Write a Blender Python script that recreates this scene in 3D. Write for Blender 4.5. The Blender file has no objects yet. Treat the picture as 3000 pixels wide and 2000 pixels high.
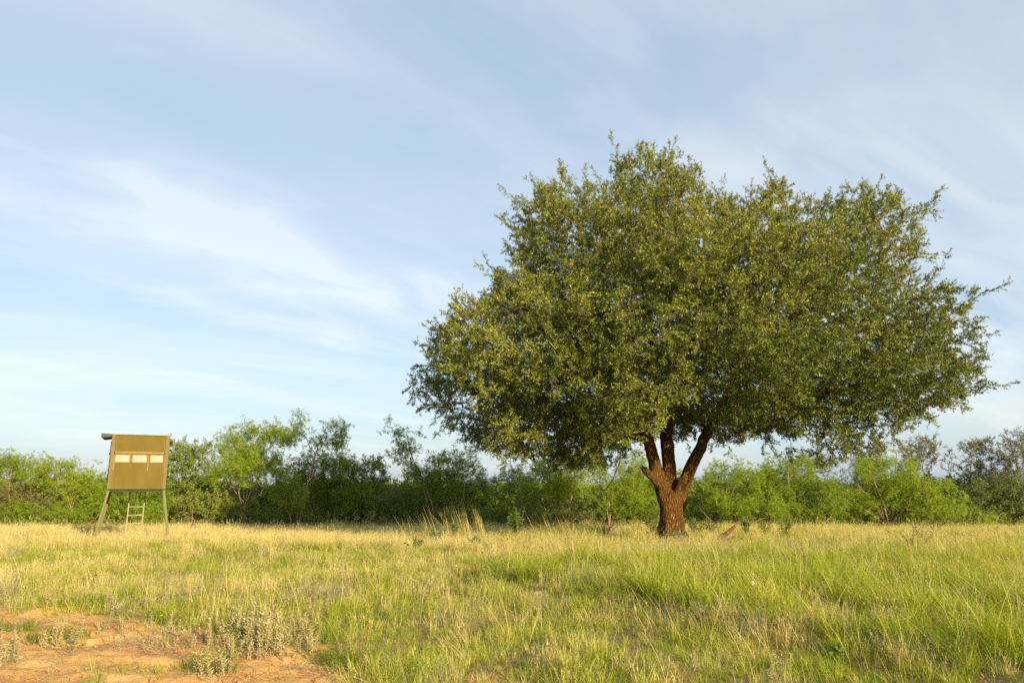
import bpy, math, random
import numpy as np
from mathutils import Vector, Matrix, Euler

random.seed(7)
RNG = np.random.default_rng(11)
R = math.radians
SC = bpy.context.scene
COL = SC.collection

# ------------------------------------------------------------------ camera
EYE = 1.6
cam_data = bpy.data.cameras.new('camera')
cam_data.sensor_width = 36.0
cam_data.lens = 25.8
cam_data.clip_end = 5000.0
cam = bpy.data.objects.new('camera', cam_data)
COL.objects.link(cam)
cam.location = (0.0, 0.0, EYE)
cam.rotation_euler = (R(90 + 10.95), 0.0, 0.0)
SC.camera = cam

# ------------------------------------------------------------------ light
SUN_AZ, SUN_EL = R(35.0), R(15.0)            # azimuth to the right of straight behind the camera
to_sun = Vector((math.sin(SUN_AZ) * math.cos(SUN_EL), -math.cos(SUN_AZ) * math.cos(SUN_EL), math.sin(SUN_EL)))
sun_data = bpy.data.lights.new('sun', 'SUN')
sun_data.energy = 5.0
sun_data.angle = R(0.6)
sun_data.color = (1.0, 0.80, 0.50)
sun = bpy.data.objects.new('sun', sun_data)
COL.objects.link(sun)
sun.rotation_euler = (-to_sun).to_track_quat('-Z', 'Y').to_euler()
sun.location = (20, -30, 20)

SC.view_settings.view_transform = 'Standard'
SC.view_settings.look = 'None'
SC.view_settings.gamma = 1.0
SC.view_settings.exposure = 1.1
SC.view_settings.use_curve_mapping = False
SC.render.engine = 'CYCLES'
SC.cycles.use_denoising = False
SC.cycles.max_bounces = 6
SC.cycles.diffuse_bounces = 4
SC.cycles.glossy_bounces = 2
SC.cycles.transmission_bounces = 4
SC.cycles.use_adaptive_sampling = False


class NT:
    """small helper for node trees"""
    def __init__(self, tree):
        self.t = tree

    def n(self, kind, **kw):
        nd = self.t.nodes.new(kind)
        for k, v in kw.items():
            setattr(nd, k, v)
        return nd

    def l(self, a, b):
        self.t.links.new(a, b)

    def setin(self, sock, v):
        if isinstance(v, bpy.types.NodeSocket):
            self.l(v, sock)
        else:
            sock.default_value = v

    def math(self, op, a, b=None, c=None, clamp=False):
        nd = self.n('ShaderNodeMath', operation=op, use_clamp=clamp)
        self.setin(nd.inputs[0], a)
        if b is not None:
            self.setin(nd.inputs[1], b)
        if c is not None:
            self.setin(nd.inputs[2], c)
        return nd.outputs[0]

    def mix(self, fac, a, b, blend='MIX'):
        nd = self.n('ShaderNodeMix', data_type='RGBA', blend_type=blend)
        self.setin(nd.inputs[0], fac)
        self.setin(nd.inputs[6], a)
        self.setin(nd.inputs[7], b)
        return nd.outputs[2]

    def ramp(self, fac, stops, interp='LINEAR'):
        nd = self.n('ShaderNodeValToRGB')
        nd.color_ramp.interpolation = interp
        el = nd.color_ramp.elements
        while len(el) < len(stops):
            el.new(0.5)
        for e, (p, c) in zip(el, stops):
            e.position = p
            e.color = (*c, 1.0) if len(c) == 3 else c
        self.setin(nd.inputs[0], fac)
        return nd.outputs[0]

    def noise(self, vec, scale, detail=3.0, rough=0.5, dist=0.0):
        nd = self.n('ShaderNodeTexNoise')
        if vec is not None:
            self.l(vec, nd.inputs['Vector'])
        nd.inputs['Scale'].default_value = scale
        nd.inputs['Detail'].default_value = detail
        nd.inputs['Roughness'].default_value = rough
        nd.inputs['Distortion'].default_value = dist
        return nd.outputs['Fac']

    def mapping(self, vec, scale=(1, 1, 1), rot=(0, 0, 0), loc=(0, 0, 0)):
        nd = self.n('ShaderNodeMapping')
        self.l(vec, nd.inputs[0])
        nd.inputs['Location'].default_value = loc
        nd.inputs['Rotation'].default_value = rot
        nd.inputs['Scale'].default_value = scale
        return nd.outputs[0]


# ------------------------------------------------------------------ sky with thin high cloud
world = bpy.data.worlds.new('World')
SC.world = world
world.use_nodes = True
wt = world.node_tree
wt.nodes.clear()
w = NT(wt)
sky = w.n('ShaderNodeTexSky', sky_type='NISHITA')
sky.sun_disc = False
sky.sun_elevation = SUN_EL
sky.sun_rotation = R(180.0) - SUN_AZ
sky.altitude = 300.0
sky.air_density = 1.0
sky.dust_density = 1.6
sky.ozone_density = 1.6
tc = w.n('ShaderNodeTexCoord')
sep = w.n('ShaderNodeSeparateXYZ')
w.l(tc.outputs['Generated'], sep.inputs[0])
zz = w.math('ADD', w.math('MAXIMUM', sep.outputs[2], 0.0), 0.22)
comb = w.n('ShaderNodeCombineXYZ')
w.l(w.math('DIVIDE', sep.outputs[0], zz), comb.inputs[0])
w.l(w.math('DIVIDE', sep.outputs[1], zz), comb.inputs[1])
flat = comb.outputs[0]
# broad milky veil, wind-drawn streaks and a few denser wisps
warp = w.noise(flat, 0.9, 3.0, 0.55)
wv = w.n('ShaderNodeVectorMath', operation='SCALE')
cw = w.n('ShaderNodeCombineXYZ')
w.l(warp, cw.inputs[0])
w.l(w.math('MULTIPLY', warp, 0.6), cw.inputs[1])
w.l(cw.outputs[0], wv.inputs[0])
wv.inputs['Scale'].default_value = 0.9
av = w.n('ShaderNodeVectorMath', operation='ADD')
w.l(flat, av.inputs[0])
w.l(wv.outputs[0], av.inputs[1])
turned = w.mapping(av.outputs[0], (1, 1, 1), (0, 0, R(-38)))
veil = w.noise(w.mapping(turned, (0.5, 0.9, 1), (0, 0, 0), (3.1, 1.7, 0)), 1.0, 4.0, 0.5)
streak = w.noise(w.mapping(turned, (0.55, 2.2, 1), (0, 0, 0), (7.3, 2.1, 0)), 1.4, 7.0, 0.6, 0.3)
wisp = w.noise(w.mapping(turned, (0.45, 1.25, 1), (0, 0, 0), (1.85, 5.4, 0)), 1.15, 6.0, 0.58, 0.2)
veil_f = w.math('MULTIPLY', w.math('SMOOTH_MIN', w.math('MULTIPLY', w.math('SUBTRACT', veil, 0.32, clamp=True), 2.0), 1.0, 0.3), 0.62)
streak_f = w.math('MULTIPLY', w.math('MULTIPLY', w.math('SUBTRACT', streak, 0.42, clamp=True), 2.6, clamp=True), 0.34)
wisp_f = w.math('MULTIPLY', w.math('MULTIPLY', w.math('SUBTRACT', wisp, 0.55, clamp=True), 5.0, clamp=True), 0.65)


def cloud_patch(cx, cy, angle, sl, sw, amp):
    # a drawn-out wisp on the cloud layer
    dx, dy = w.math('SUBTRACT', warped.outputs[0], cx), w.math('SUBTRACT', warped.outputs[1], cy)
    ca, sa = math.cos(angle), math.sin(angle)
    u = w.math('DIVIDE', w.math('ADD', w.math('MULTIPLY', dx, ca), w.math('MULTIPLY', dy, sa)), sl)
    v = w.math('DIVIDE', w.math('SUBTRACT', w.math('MULTIPLY', dy, ca), w.math('MULTIPLY', dx, sa)), sw)
    g = w.math('POWER', 2.718, w.math('MULTIPLY', w.math('ADD', w.math('MULTIPLY', u, u), w.math('MULTIPLY', v, v)), -1.0))
    tex = w.math('MULTIPLY', w.math('SUBTRACT', soft, 0.25, clamp=True), 2.0)
    return w.math('MULTIPLY', w.math('MULTIPLY', g, tex), amp)


soft = w.noise(w.mapping(turned, (1.3, 2.4, 1)), 2.0, 5.0, 0.55, 0.6)
wob_n = w.n('ShaderNodeTexNoise')
w.l(flat, wob_n.inputs['Vector'])
wob_n.inputs['Scale'].default_value = 3.0
wob_n.inputs['Detail'].default_value = 4.0
wadd = w.n('ShaderNodeVectorMath', operation='MULTIPLY_ADD')
w.l(wob_n.outputs['Color'], wadd.inputs[0])
wadd.inputs[1].default_value = (0.28, 0.28, 0)
w.l(flat, wadd.inputs[2])
woff = w.n('ShaderNodeVectorMath', operation='SUBTRACT')
w.l(wadd.outputs[0], woff.inputs[0])
woff.inputs[1].default_value = (0.14, 0.14, 0)
warped = w.n('ShaderNodeSeparateXYZ')
w.l(woff.outputs[0], warped.inputs[0])
cl = w.math('ADD', w.math('ADD', veil_f, streak_f), wisp_f)
for args in ((-0.70, 1.61, R(60), 0.24, 0.10, 2.0), (-0.36, 2.02, R(15), 0.36, 0.13, 1.2), (-0.42, 1.06, R(20), 0.25, 0.09, 0.3), (-1.0, 1.5, R(40), 0.35, 0.12, 0.4), (0.75, 1.5, R(-30), 0.6, 0.5, 0.55), (1.3, 2.1, R(10), 0.6, 0.7, 0.6), (0.1, 1.4, R(20), 0.5, 0.2, 0.3)):
    cl = w.math('ADD', cl, cloud_patch(*args))
cl = w.math('MINIMUM', cl, 0.92)
sky_col = w.mix(0.62, sky.outputs[0], (2.8, 3.75, 4.7, 1.0))
cloud_col = w.mix(0.3, (5.15, 5.3, 5.55, 1.0), w.mix(1.0, sky.outputs[0], (1.35, 1.25, 1.15, 1.0), 'MULTIPLY'))
mixed = w.mix(cl, sky_col, cloud_col)
bg = w.n('ShaderNodeBackground')
bg.inputs['Strength'].default_value = 0.088
w.l(mixed, bg.inputs['Color'])
wo = w.n('ShaderNodeOutputWorld')
w.l(bg.outputs[0], wo.inputs['Surface'])


# ------------------------------------------------------------------ helpers
def tag(o, label=None, cat=None, group=None, kind=None):
    if label:
        o['label'] = label
    if cat:
        o['category'] = cat
    if group:
        o['group'] = group
    if kind:
        o['kind'] = kind
    return o


def empty(name, loc=(0, 0, 0), rz=0.0):
    o = bpy.data.objects.new(name, None)
    o.empty_display_size = 0.2
    o.location = loc
    o.rotation_euler = (0, 0, rz)
    COL.objects.link(o)
    return o


def link(name, mesh, parent=None):
    o = bpy.data.objects.new(name, mesh)
    COL.objects.link(o)
    if parent is not None:
        o.parent = parent
    return o


class MB:
    """mesh builder"""
    def __init__(self):
        self.v, self.f, self.a, self.b = [], [], [], []

    def add(self, vs, fs, rnd=0.5, hs=None):
        o = len(self.v)
        self.v.extend([tuple(p) for p in vs])
        self.f.extend([tuple(i + o for i in q) for q in fs])
        self.a.extend([rnd] * len(vs))
        self.b.extend(hs if hs is not None else [0.5] * len(vs))

    def box(self, lo, hi):
        x0, y0, z0 = lo
        x1, y1, z1 = hi
        self.add([(x0, y0, z0), (x1, y0, z0), (x1, y1, z0), (x0, y1, z0), (x0, y0, z1), (x1, y0, z1), (x1, y1, z1), (x0, y1, z1)],
                 [(0, 3, 2, 1), (4, 5, 6, 7), (0, 1, 5, 4), (1, 2, 6, 5), (2, 3, 7, 6), (3, 0, 4, 7)])

    def bar(self, p, q, wx, wy):
        p, q = Vector(p), Vector(q)
        d = (q - p).normalized()
        a = Vector((1, 0, 0)) if abs(d.x) < 0.9 else Vector((0, 1, 0))
        s = (a - d * a.dot(d)).normalized()
        t = d.cross(s)
        vs = []
        for c in (p, q):
            for i, j in ((-1, -1), (1, -1), (1, 1), (-1, 1)):
                vs.append(c + s * (i * wx / 2) + t * (j * wy / 2))
        self.add(vs, [(0, 3, 2, 1), (4, 5, 6, 7), (0, 1, 5, 4), (1, 2, 6, 5), (2, 3, 7, 6), (3, 0, 4, 7)])

    def tube(self, pts, rad, sides=6, rnd=0.5, cap=True):
        pts = [Vector(p) for p in pts]
        n = len(pts)
        d0 = (pts[1] - pts[0]).normalized()
        a = Vector((1, 0, 0)) if abs(d0.x) < 0.8 else Vector((0, 1, 0))
        s = (a - d0 * a.dot(d0)).normalized()
        vs, fs = [], []
        for i, p in enumerate(pts):
            d = (pts[min(i + 1, n - 1)] - pts[max(i - 1, 0)])
            if d.length < 1e-7:
                d = d0.copy()
            d.normalize()
            s = s - d * s.dot(d)
            if s.length < 1e-5:
                s = d.orthogonal()
            s.normalize()
            t = d.cross(s)
            for k in range(sides):
                an = 2 * math.pi * k / sides
                vs.append(p + (s * math.cos(an) + t * math.sin(an)) * rad[i])
        for i in range(n - 1):
            for k in range(sides):
                k2 = (k + 1) % sides
                fs.append((i * sides + k, i * sides + k2, (i + 1) * sides + k2, (i + 1) * sides + k))
        if cap:
            fs.append(tuple(range(sides - 1, -1, -1)))
            fs.append(tuple((n - 1) * sides + k for k in range(sides)))
        self.add(vs, fs, rnd)

    def mesh(self, name, mat=None, smooth=False):
        m = bpy.data.meshes.new(name)
        m.from_pydata(self.v, [], self.f)
        at = m.attributes.new('rnd', 'FLOAT', 'POINT')
        at.data.foreach_set('value', np.array(self.a, dtype=np.float32))
        at = m.attributes.new('along', 'FLOAT', 'POINT')
        at.data.foreach_set('value', np.array(self.b, dtype=np.float32))
        if smooth:
            m.polygons.foreach_set('use_smooth', [True] * len(m.polygons))
        if mat:
            m.materials.append(mat)
        m.update()
        return m

    def build(self, name, mat, parent=None, smooth=False, bevel=0.0):
        o = link(name, self.mesh(name, mat, smooth), parent)
        if bevel:
            md = o.modifiers.new('bevel', 'BEVEL')
            md.width = bevel
            md.segments = 2
            md.limit_method = 'ANGLE'
        return o


_WAVES = [(RNG.normal(size=2), RNG.uniform(0, 6.28)) for _ in range(60)]


def nz(x, y, scale, k=0):
    """smooth 2-D patch noise about 0..1 (sum of plane waves)"""
    s = 0
    for i in range(7):
        d, ph = _WAVES[(k * 7 + i) % 60]
        s = s + np.sin((x * d[0] + y * d[1]) * (1.0 + 0.35 * i) / scale + ph)
    return np.clip(0.5 + s / 7.0 * 0.9, 0, 1)


def n3(p, s, k=0):
    """3-D patch noise for arrays of points, about -1..1"""
    r = 0
    for i in range(6):
        a = _WAVES[(k * 5 + i) % 60]
        b = _WAVES[(k * 5 + i + 17) % 60]
        d = np.array([a[0][0], a[0][1], b[0][0]])
        r = r + np.sin(p @ d * (1 + 0.3 * i) / s + a[1])
    return r / 6.0 * 1.6


def smooth(x, a, b):
    t = np.clip((x - a) / (b - a), 0, 1)
    return t * t * (3 - 2 * t)


# ------------------------------------------------------------------ materials
def leaf_mat(name, stops, translucent=0.3, rough=0.55, spec=0.3, tint_w=0.5, along_w=0.0, tlift=(1.25, 1.2, 0.8)):
    m = bpy.data.materials.new(name)
    m.use_nodes = True
    m.node_tree.nodes.clear()
    t = NT(m.node_tree)
    ra = t.n('ShaderNodeAttribute', attribute_name='rnd')
    ti = t.n('ShaderNodeAttribute', attribute_name='tint', attribute_type='INSTANCER')
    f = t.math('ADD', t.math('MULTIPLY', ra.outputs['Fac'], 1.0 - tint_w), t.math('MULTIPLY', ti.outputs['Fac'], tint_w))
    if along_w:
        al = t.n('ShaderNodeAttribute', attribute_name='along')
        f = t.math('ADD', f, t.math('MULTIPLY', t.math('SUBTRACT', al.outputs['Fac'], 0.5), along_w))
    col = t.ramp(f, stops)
    p = t.n('ShaderNodeBsdfPrincipled')
    t.l(col, p.inputs['Base Color'])
    p.inputs['Roughness'].default_value = rough
    p.inputs['Specular IOR Level'].default_value = spec
    tr = t.n('ShaderNodeBsdfTranslucent')
    t.l(t.mix(1.0, col, (*tlift, 1.0), 'MULTIPLY'), tr.inputs['Color'])
    ms = t.n('ShaderNodeMixShader')
    ms.inputs[0].default_value = translucent
    t.l(p.outputs[0], ms.inputs[1])
    t.l(tr.outputs[0], ms.inputs[2])
    out = t.n('ShaderNodeOutputMaterial')
    t.l(ms.outputs[0], out.inputs['Surface'])
    return m


def surf_mat(name, colors, scale=4.0, stretch=(1, 1, 1), rough=0.7, bump=0.0, bump_scale=20.0, bump_stretch=None, spec=0.3, metal=0.0, detail=5.0, bump_dist=0.02):
    m = bpy.data.materials.new(name)
    m.use_nodes = True
    t = NT(m.node_tree)
    p = m.node_tree.nodes['Principled BSDF']
    co = t.n('ShaderNodeTexCoord').outputs['Object']
    f = t.noise(t.mapping(co, stretch), scale, detail, 0.6)
    k = len(colors)
    lo, hi = 0.3, 0.7
    t.l(t.ramp(f, [(lo + (hi - lo) * i / max(1, k - 1), c) for i, c in enumerate(colors)]), p.inputs['Base Color'])
    p.inputs['Roughness'].default_value = rough
    p.inputs['Specular IOR Level'].default_value = spec
    p.inputs['Metallic'].default_value = metal
    if bump:
        b = t.n('ShaderNodeBump')
        b.inputs['Strength'].default_value = bump
        b.inputs['Distance'].default_value = bump_dist
        t.l(t.noise(t.mapping(co, bump_stretch or stretch), bump_scale, 4.0, 0.6), b.inputs['Height'])
        t.l(b.outputs[0], p.inputs['Normal'])
    return m


M = {}
M['oak_leaf'] = leaf_mat('oak_leaf', [(0.0, (0.034, 0.068, 0.005)), (0.35, (0.100, 0.152, 0.009)), (0.7, (0.255, 0.275, 0.028)), (1.0, (0.54, 0.50, 0.13))], 0.22, 0.42, 0.35, 0.38)
M['mesquite'] = leaf_mat('mesquite_leaf', [(0.0, (0.120, 0.190, 0.018)), (0.5, (0.200, 0.280, 0.024)), (1.0, (0.34, 0.39, 0.037))], 0.45, 0.6, 0.15, 0.55)
M['evergreen'] = leaf_mat('evergreen_leaf', [(0.0, (0.065, 0.115, 0.018)), (0.5, (0.125, 0.190, 0.028)), (1.0, (0.21, 0.27, 0.045))], 0.25, 0.5, 0.35, 0.5)
M['olive'] = leaf_mat('olive_leaf', [(0.0, (0.070, 0.088, 0.018)), (0.5, (0.155, 0.170, 0.036)), (1.0, (0.29, 0.27, 0.075))], 0.25, 0.5, 0.35, 0.5)
M['hackberry'] = leaf_mat('hackberry_leaf', [(0.0, (0.080, 0.145, 0.012)), (0.5, (0.150, 0.225, 0.018)), (1.0, (0.26, 0.31, 0.03))], 0.3, 0.5, 0.35, 0.5)
M['forb'] = leaf_mat('forb_leaf', [(0.0, (0.045, 0.105, 0.010)), (0.5, (0.09, 0.17, 0.014)), (1.0, (0.18, 0.25, 0.03))], 0.35, 0.5, 0.3, 0.2)
M['grass_green'] = leaf_mat('grass_green', [(0.0, (0.095, 0.155, 0.010)), (0.40, (0.240, 0.320, 0.018)), (0.72, (0.44, 0.45, 0.040)), (1.0, (0.64, 0.53, 0.15))], 0.4, 0.55, 0.15, 0.45, 0.35)
M['grass_short'] = leaf_mat('grass_short', [(0.0, (0.110, 0.160, 0.018)), (0.4, (0.265, 0.320, 0.040)), (0.7, (0.450, 0.435, 0.075)), (1.0, (0.66, 0.56, 0.19))], 0.32, 0.6, 0.2, 0.5, 0.25)
M['grass_dry'] = leaf_mat('grass_dry', [(0.0, (0.200, 0.215, 0.045)), (0.3, (0.410, 0.365, 0.110)), (0.65, (0.60, 0.49, 0.205)), (1.0, (0.72, 0.60, 0.31))], 0.3, 0.6, 0.2, 0.5, 0.35)
M['grass_grey'] = leaf_mat('grass_grey', [(0.0, (0.085, 0.105, 0.045)), (0.5, (0.190, 0.185, 0.115)), (1.0, (0.37, 0.32, 0.235))], 0.2, 0.7, 0.15, 0.4, 0.2)
M['grass_brown'] = leaf_mat('grass_brown', [(0.0, (0.13, 0.070, 0.030)), (0.5, (0.30, 0.18, 0.075)), (1.0, (0.50, 0.36, 0.18))], 0.25, 0.7, 0.15, 0.4, 0.1)
M['straw'] = leaf_mat('straw_litter', [(0.0, (0.26, 0.14, 0.055)), (0.5, (0.50, 0.33, 0.15)), (1.0, (0.70, 0.55, 0.33))], 0.1, 0.7, 0.15, 0.3)
M['silver'] = leaf_mat('silver_leaf', [(0.0, (0.200, 0.215, 0.080)), (0.5, (0.370, 0.365, 0.165)), (1.0, (0.54, 0.51, 0.28))], 0.2, 0.75, 0.15, 0.3, 0.25)
M['clod'] = leaf_mat('soil_clod', [(0.0, (0.30, 0.13, 0.045)), (1.0, (0.52, 0.27, 0.10))], 0.0, 0.95, 0.1, 0.5)
M['petal_white'] = leaf_mat('white_petal', [(0.0, (0.74, 0.72, 0.66)), (1.0, (0.82, 0.80, 0.76))], 0.3, 0.6, 0.2, 0.0)
M['petal_yellow'] = leaf_mat('yellow_petal', [(0.0, (0.75, 0.50, 0.02)), (1.0, (0.85, 0.62, 0.05))], 0.3, 0.6, 0.2, 0.0)
M['twig'] = surf_mat('twig_bark', [(0.10, 0.062, 0.038), (0.19, 0.125, 0.08)], 6.0)
M['mesquite_bark'] = surf_mat('mesquite_bark', [(0.15, 0.085, 0.050), (0.34, 0.215, 0.135), (0.46, 0.32, 0.22)], 5.0, (1, 1, 0.3), 0.85, 0.6, 14.0)
M['dark_bark'] = surf_mat('dark_bark', [(0.055, 0.038, 0.026), (0.13, 0.09, 0.06)], 5.0, (1, 1, 0.3), 0.85, 0.5, 14.0)
M['branch_bark'] = surf_mat('branch_bark', [(0.075, 0.045, 0.022), (0.17, 0.10, 0.05)], 6.0, (1, 1, 0.4), 0.9, 0.6, 30.0)
M['grey_wood'] = surf_mat('grey_dead_wood', [(0.10, 0.085, 0.065), (0.24, 0.20, 0.16)], 9.0, (1, 1, 0.2), 0.85, 0.5, 20.0)
M['red_wood'] = surf_mat('broken_red_wood', [(0.050, 0.022, 0.010), (0.13, 0.058, 0.024), (0.10, 0.06, 0.035)], 7.0, (1, 1, 0.3), 0.85, 0.7, 18.0)

# ridged oak bark: dark furrows between long rust-brown plates
m = bpy.data.materials.new('oak_bark')
m.use_nodes = True
t = NT(m.node_tree)
p = m.node_tree.nodes['Principled BSDF']
co = t.n('ShaderNodeTexCoord').outputs['Object']
wob = t.n('ShaderNodeVectorMath', operation='ADD')
nwc = t.n('ShaderNodeTexNoise')
t.l(co, nwc.inputs['Vector'])
nwc.inputs['Scale'].default_value = 4.0
sc_ = t.n('ShaderNodeVectorMath', operation='SCALE')
t.l(nwc.outputs['Color'], sc_.inputs[0])
sc_.inputs['Scale'].default_value = 0.16
t.l(co, wob.inputs[0])
t.l(sc_.outputs[0], wob.inputs[1])
vor = t.n('ShaderNodeTexVoronoi', feature='DISTANCE_TO_EDGE')
t.l(t.mapping(wob.outputs[0], (1, 1, 0.22)), vor.inputs['Vector'])
vor.inputs['Scale'].default_value = 21.0
edge = t.math('MULTIPLY', vor.outputs['Distance'], 2.2, clamp=True)
fine = t.noise(t.mapping(co, (1, 1, 0.4)), 40.0, 4.0, 0.65)
big = t.noise(co, 2.2, 3.0, 0.6)
hgt = t.math('ADD', edge, t.math('MULTIPLY', fine, 0.35))
colr = t.ramp(t.math('ADD', t.math('MULTIPLY', edge, 0.6), t.math('MULTIPLY', fine, 0.4)),
              [(0.12, (0.030, 0.014, 0.004)), (0.45, (0.185, 0.090, 0.020)), (0.85, (0.41, 0.215, 0.055))])
colr = t.mix(t.math('MULTIPLY', big, 0.4), colr, (0.12, 0.060, 0.014, 1))
patch = t.noise(t.mapping(co, (1, 1, 0.6), (0, 0, 0), (5, 3, 1)), 3.4, 5.0, 0.65)
colr = t.mix(t.math('MULTIPLY', t.math('SUBTRACT', patch, 0.56, clamp=True), 3.5, clamp=True), colr, (0.17, 0.12, 0.07, 1))
t.l(colr, p.inputs['Base Color'])
p.inputs['Roughness'].default_value = 0.9
p.inputs['Specular IOR Level'].default_value = 0.15
b = t.n('ShaderNodeBump')
b.inputs['Strength'].default_value = 1.0
b.inputs['Distance'].default_value = 0.09
t.l(hgt, b.inputs['Height'])
t.l(b.outputs[0], p.inputs['Normal'])
M['oak_bark'] = m

# soil: orange sand in the bare patch, browner thatch-covered soil elsewhere (mask stored on the mesh)
m = bpy.data.materials.new('sandy_soil')
m.use_nodes = True
t = NT(m.node_tree)
p = m.node_tree.nodes['Principled BSDF']
co = t.n('ShaderNodeTexCoord').outputs['Object']
msk = t.n('ShaderNodeAttribute', attribute_name='sand').outputs['Fac']
n1 = t.noise(co, 1.3, 5.0, 0.6)
n2 = t.noise(co, 9.0, 6.0, 0.7)
n4 = t.noise(co, 60.0, 4.0, 0.7)
sand = t.ramp(n1, [(0.3, (0.46, 0.235, 0.070)), (0.5, (0.57, 0.335, 0.110)), (0.7, (0.63, 0.41, 0.155))])
sand = t.mix(t.math('MULTIPLY', t.math('SUBTRACT', n2, 0.45, clamp=True), 2.2, clamp=True), sand, (0.62, 0.395, 0.145, 1))
sand = t.mix(t.math('MULTIPLY', t.math('SUBTRACT', n4, 0.56, clamp=True), 3.0, clamp=True), sand, (0.27, 0.13, 0.05, 1))
thatch = t.ramp(n2, [(0.3, (0.10, 0.085, 0.028)), (0.5, (0.19, 0.15, 0.05)), (0.72, (0.30, 0.21, 0.085))])
t.l(t.mix(msk, thatch, sand), p.inputs['Base Color'])
p.inputs['Roughness'].default_value = 0.95
p.inputs['Specular IOR Level'].default_value = 0.1
b = t.n('ShaderNodeBump')
b.inputs['Strength'].default_value = 0.9
b.inputs['Distance'].default_value = 0.02
t.l(t.math('ADD', n2, t.math('MULTIPLY', n4, 0.4)), b.inputs['Height'])
t.l(b.outputs[0], p.inputs['Normal'])
M['soil'] = m

# weathered mustard paint of the blind, faint streaks and grain
M['blind_paint'] = surf_mat('olive_tan_paint', [(0.100, 0.076, 0.015), (0.113, 0.086, 0.018), (0.126, 0.096, 0.022)], 2.2, (1.4, 1.4, 0.4), 0.8, 0.25, 45.0, (1, 1, 0.5), 0.12)
M['blind_trim'] = surf_mat('olive_tan_trim', [(0.105, 0.075, 0.012), (0.135, 0.097, 0.018)], 4.0, (1.5, 1.5, 0.3), 0.6, 0.2, 40.0, None, 0.3)
M['bare_edge'] = surf_mat('bare_wood_edge', [(0.20, 0.135, 0.035), (0.27, 0.185, 0.06)], 8.0, (1, 1, 0.3), 0.7)
M['leg_paint'] = surf_mat('pale_green_paint', [(0.095, 0.098, 0.030), (0.135, 0.135, 0.05)], 6.0, (1, 1, 0.25), 0.7, 0.2, 30.0)
M['ladder_paint'] = surf_mat('ladder_paint', [(0.24, 0.24, 0.12), (0.32, 0.315, 0.16)], 6.0, rough=0.7)
M['dark_metal'] = surf_mat('dark_green_metal', [(0.026, 0.032, 0.024), (0.045, 0.05, 0.04)], 6.0, (1, 1, 1), 0.6, 0.1, 30.0)
M['roof_metal'] = surf_mat('roof_metal', [(0.20, 0.19, 0.15), (0.28, 0.27, 0.22)], 5.0, (1, 1, 1), 0.5)
M['black'] = surf_mat('dark_underside', [(0.020, 0.018, 0.014), (0.04, 0.035, 0.028)], 5.0, rough=0.9)
M['curtain'] = surf_mat('pale_window_film', [(0.24, 0.205, 0.15), (0.31, 0.27, 0.20)], 3.0, (2, 2, 0.6), 0.5, 0.1, 12.0)
M['grime'] = surf_mat('window_grime', [(0.20, 0.17, 0.13), (0.34, 0.29, 0.22)], 12.0, (1, 1, 2), 0.8)


# ------------------------------------------------------------------ ground
LIP = np.array([(4.6, 4.0), (3.0, 6.9), (1.5, 9.0), (0.4, 11.0), (-0.3, 12.9), (-0.3, 15.0)])


def lip_x(y):
    return np.interp(y, LIP[:, 1], LIP[:, 0])


DIRT = np.array([(-9.0, 3.0), (1.2, 3.0), (0.7, 5.0), (-0.35, 6.45), (-1.5, 7.2), (-2.5, 7.9), (-3.3, 8.9), (-4.6, 9.75), (-7.2, 10.0), (-12.0, 9.6), (-14.0, 6.0)])


def poly_dist(x, y, poly):
    """signed distance to polygon (positive inside)"""
    x = np.asarray(x, float)
    y = np.asarray(y, float)
    d = np.full(x.shape, 1e9)
    ins = np.zeros(x.shape, bool)
    n = len(poly)
    for i in range(n):
        ax, ay = poly[i]
        bx, by = poly[(i + 1) % n]
        ex, ey = bx - ax, by - ay
        tt = np.clip(((x - ax) * ex + (y - ay) * ey) / (ex * ex + ey * ey), 0, 1)
        d = np.minimum(d, np.hypot(x - ax - tt * ex, y - ay - tt * ey))
        c = ((ay > y) != (by > y)) & (x < (bx - ax) * (y - ay) / (by - ay + 1e-12) + ax)
        ins ^= c
    return np.where(ins, d, -d)


def sand_mask(x, y):
    d = poly_dist(x, y, DIRT) + (nz(x, y, 0.55, 1) - 0.5) * 0.9 + (nz(x, y, 0.22, 2) - 0.5) * 0.5
    m_ = smooth(d, -0.1, 0.25)
    for cx, cy, r in ((-1.45, 7.15, 0.3), (1.35, 6.75, 0.28), (-2.95, 13.6, 0.45), (-1.3, 7.4, 0.25)):
        m_ = np.maximum(m_, 0.8 * smooth(1 - np.hypot(x - cx, (y - cy) * 0.8) / r, 0.0, 0.6))
    return m_


def height(x, y):
    x = np.asarray(x, float)
    y = np.asarray(y, float)
    h = (nz(x, y, 3.2, 3) - 0.5) * 0.13 + (nz(x, y, 1.1, 4) - 0.5) * 0.06
    bank = smooth(x - lip_x(y), -0.45, 0.55) * smooth(y, 3.0, 6.5) * (1 - smooth(y, 13.5, 17.0))
    h = h + 0.15 * bank
    h = h - 0.14 * smooth(y, 11.0, 24.0) - 0.034 * np.clip(y - 21.0, 0, 26)
    h = h - 0.03 * sand_mask(x, y) * (np.abs(x) < 15)
    far = smooth(np.hypot(x, y), 60, 120)
    return h * (1 - far)


def hz(x, y):
    return float(height(np.array([x]), np.array([y]))[0])


def axis(dense_lo, dense_hi, step, lo, hi):
    a = list(np.arange(dense_lo, dense_hi + 1e-6, step))
    s, q = step, dense_hi
    while q < hi:
        s = min(s * 1.16, 120)
        q += s
        a.append(q)
    s, q, pre = step, dense_lo, []
    while q > lo:
        s = min(s * 1.16, 120)
        q -= s
        pre.append(q)
    return np.array(pre[::-1] + a)


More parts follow.
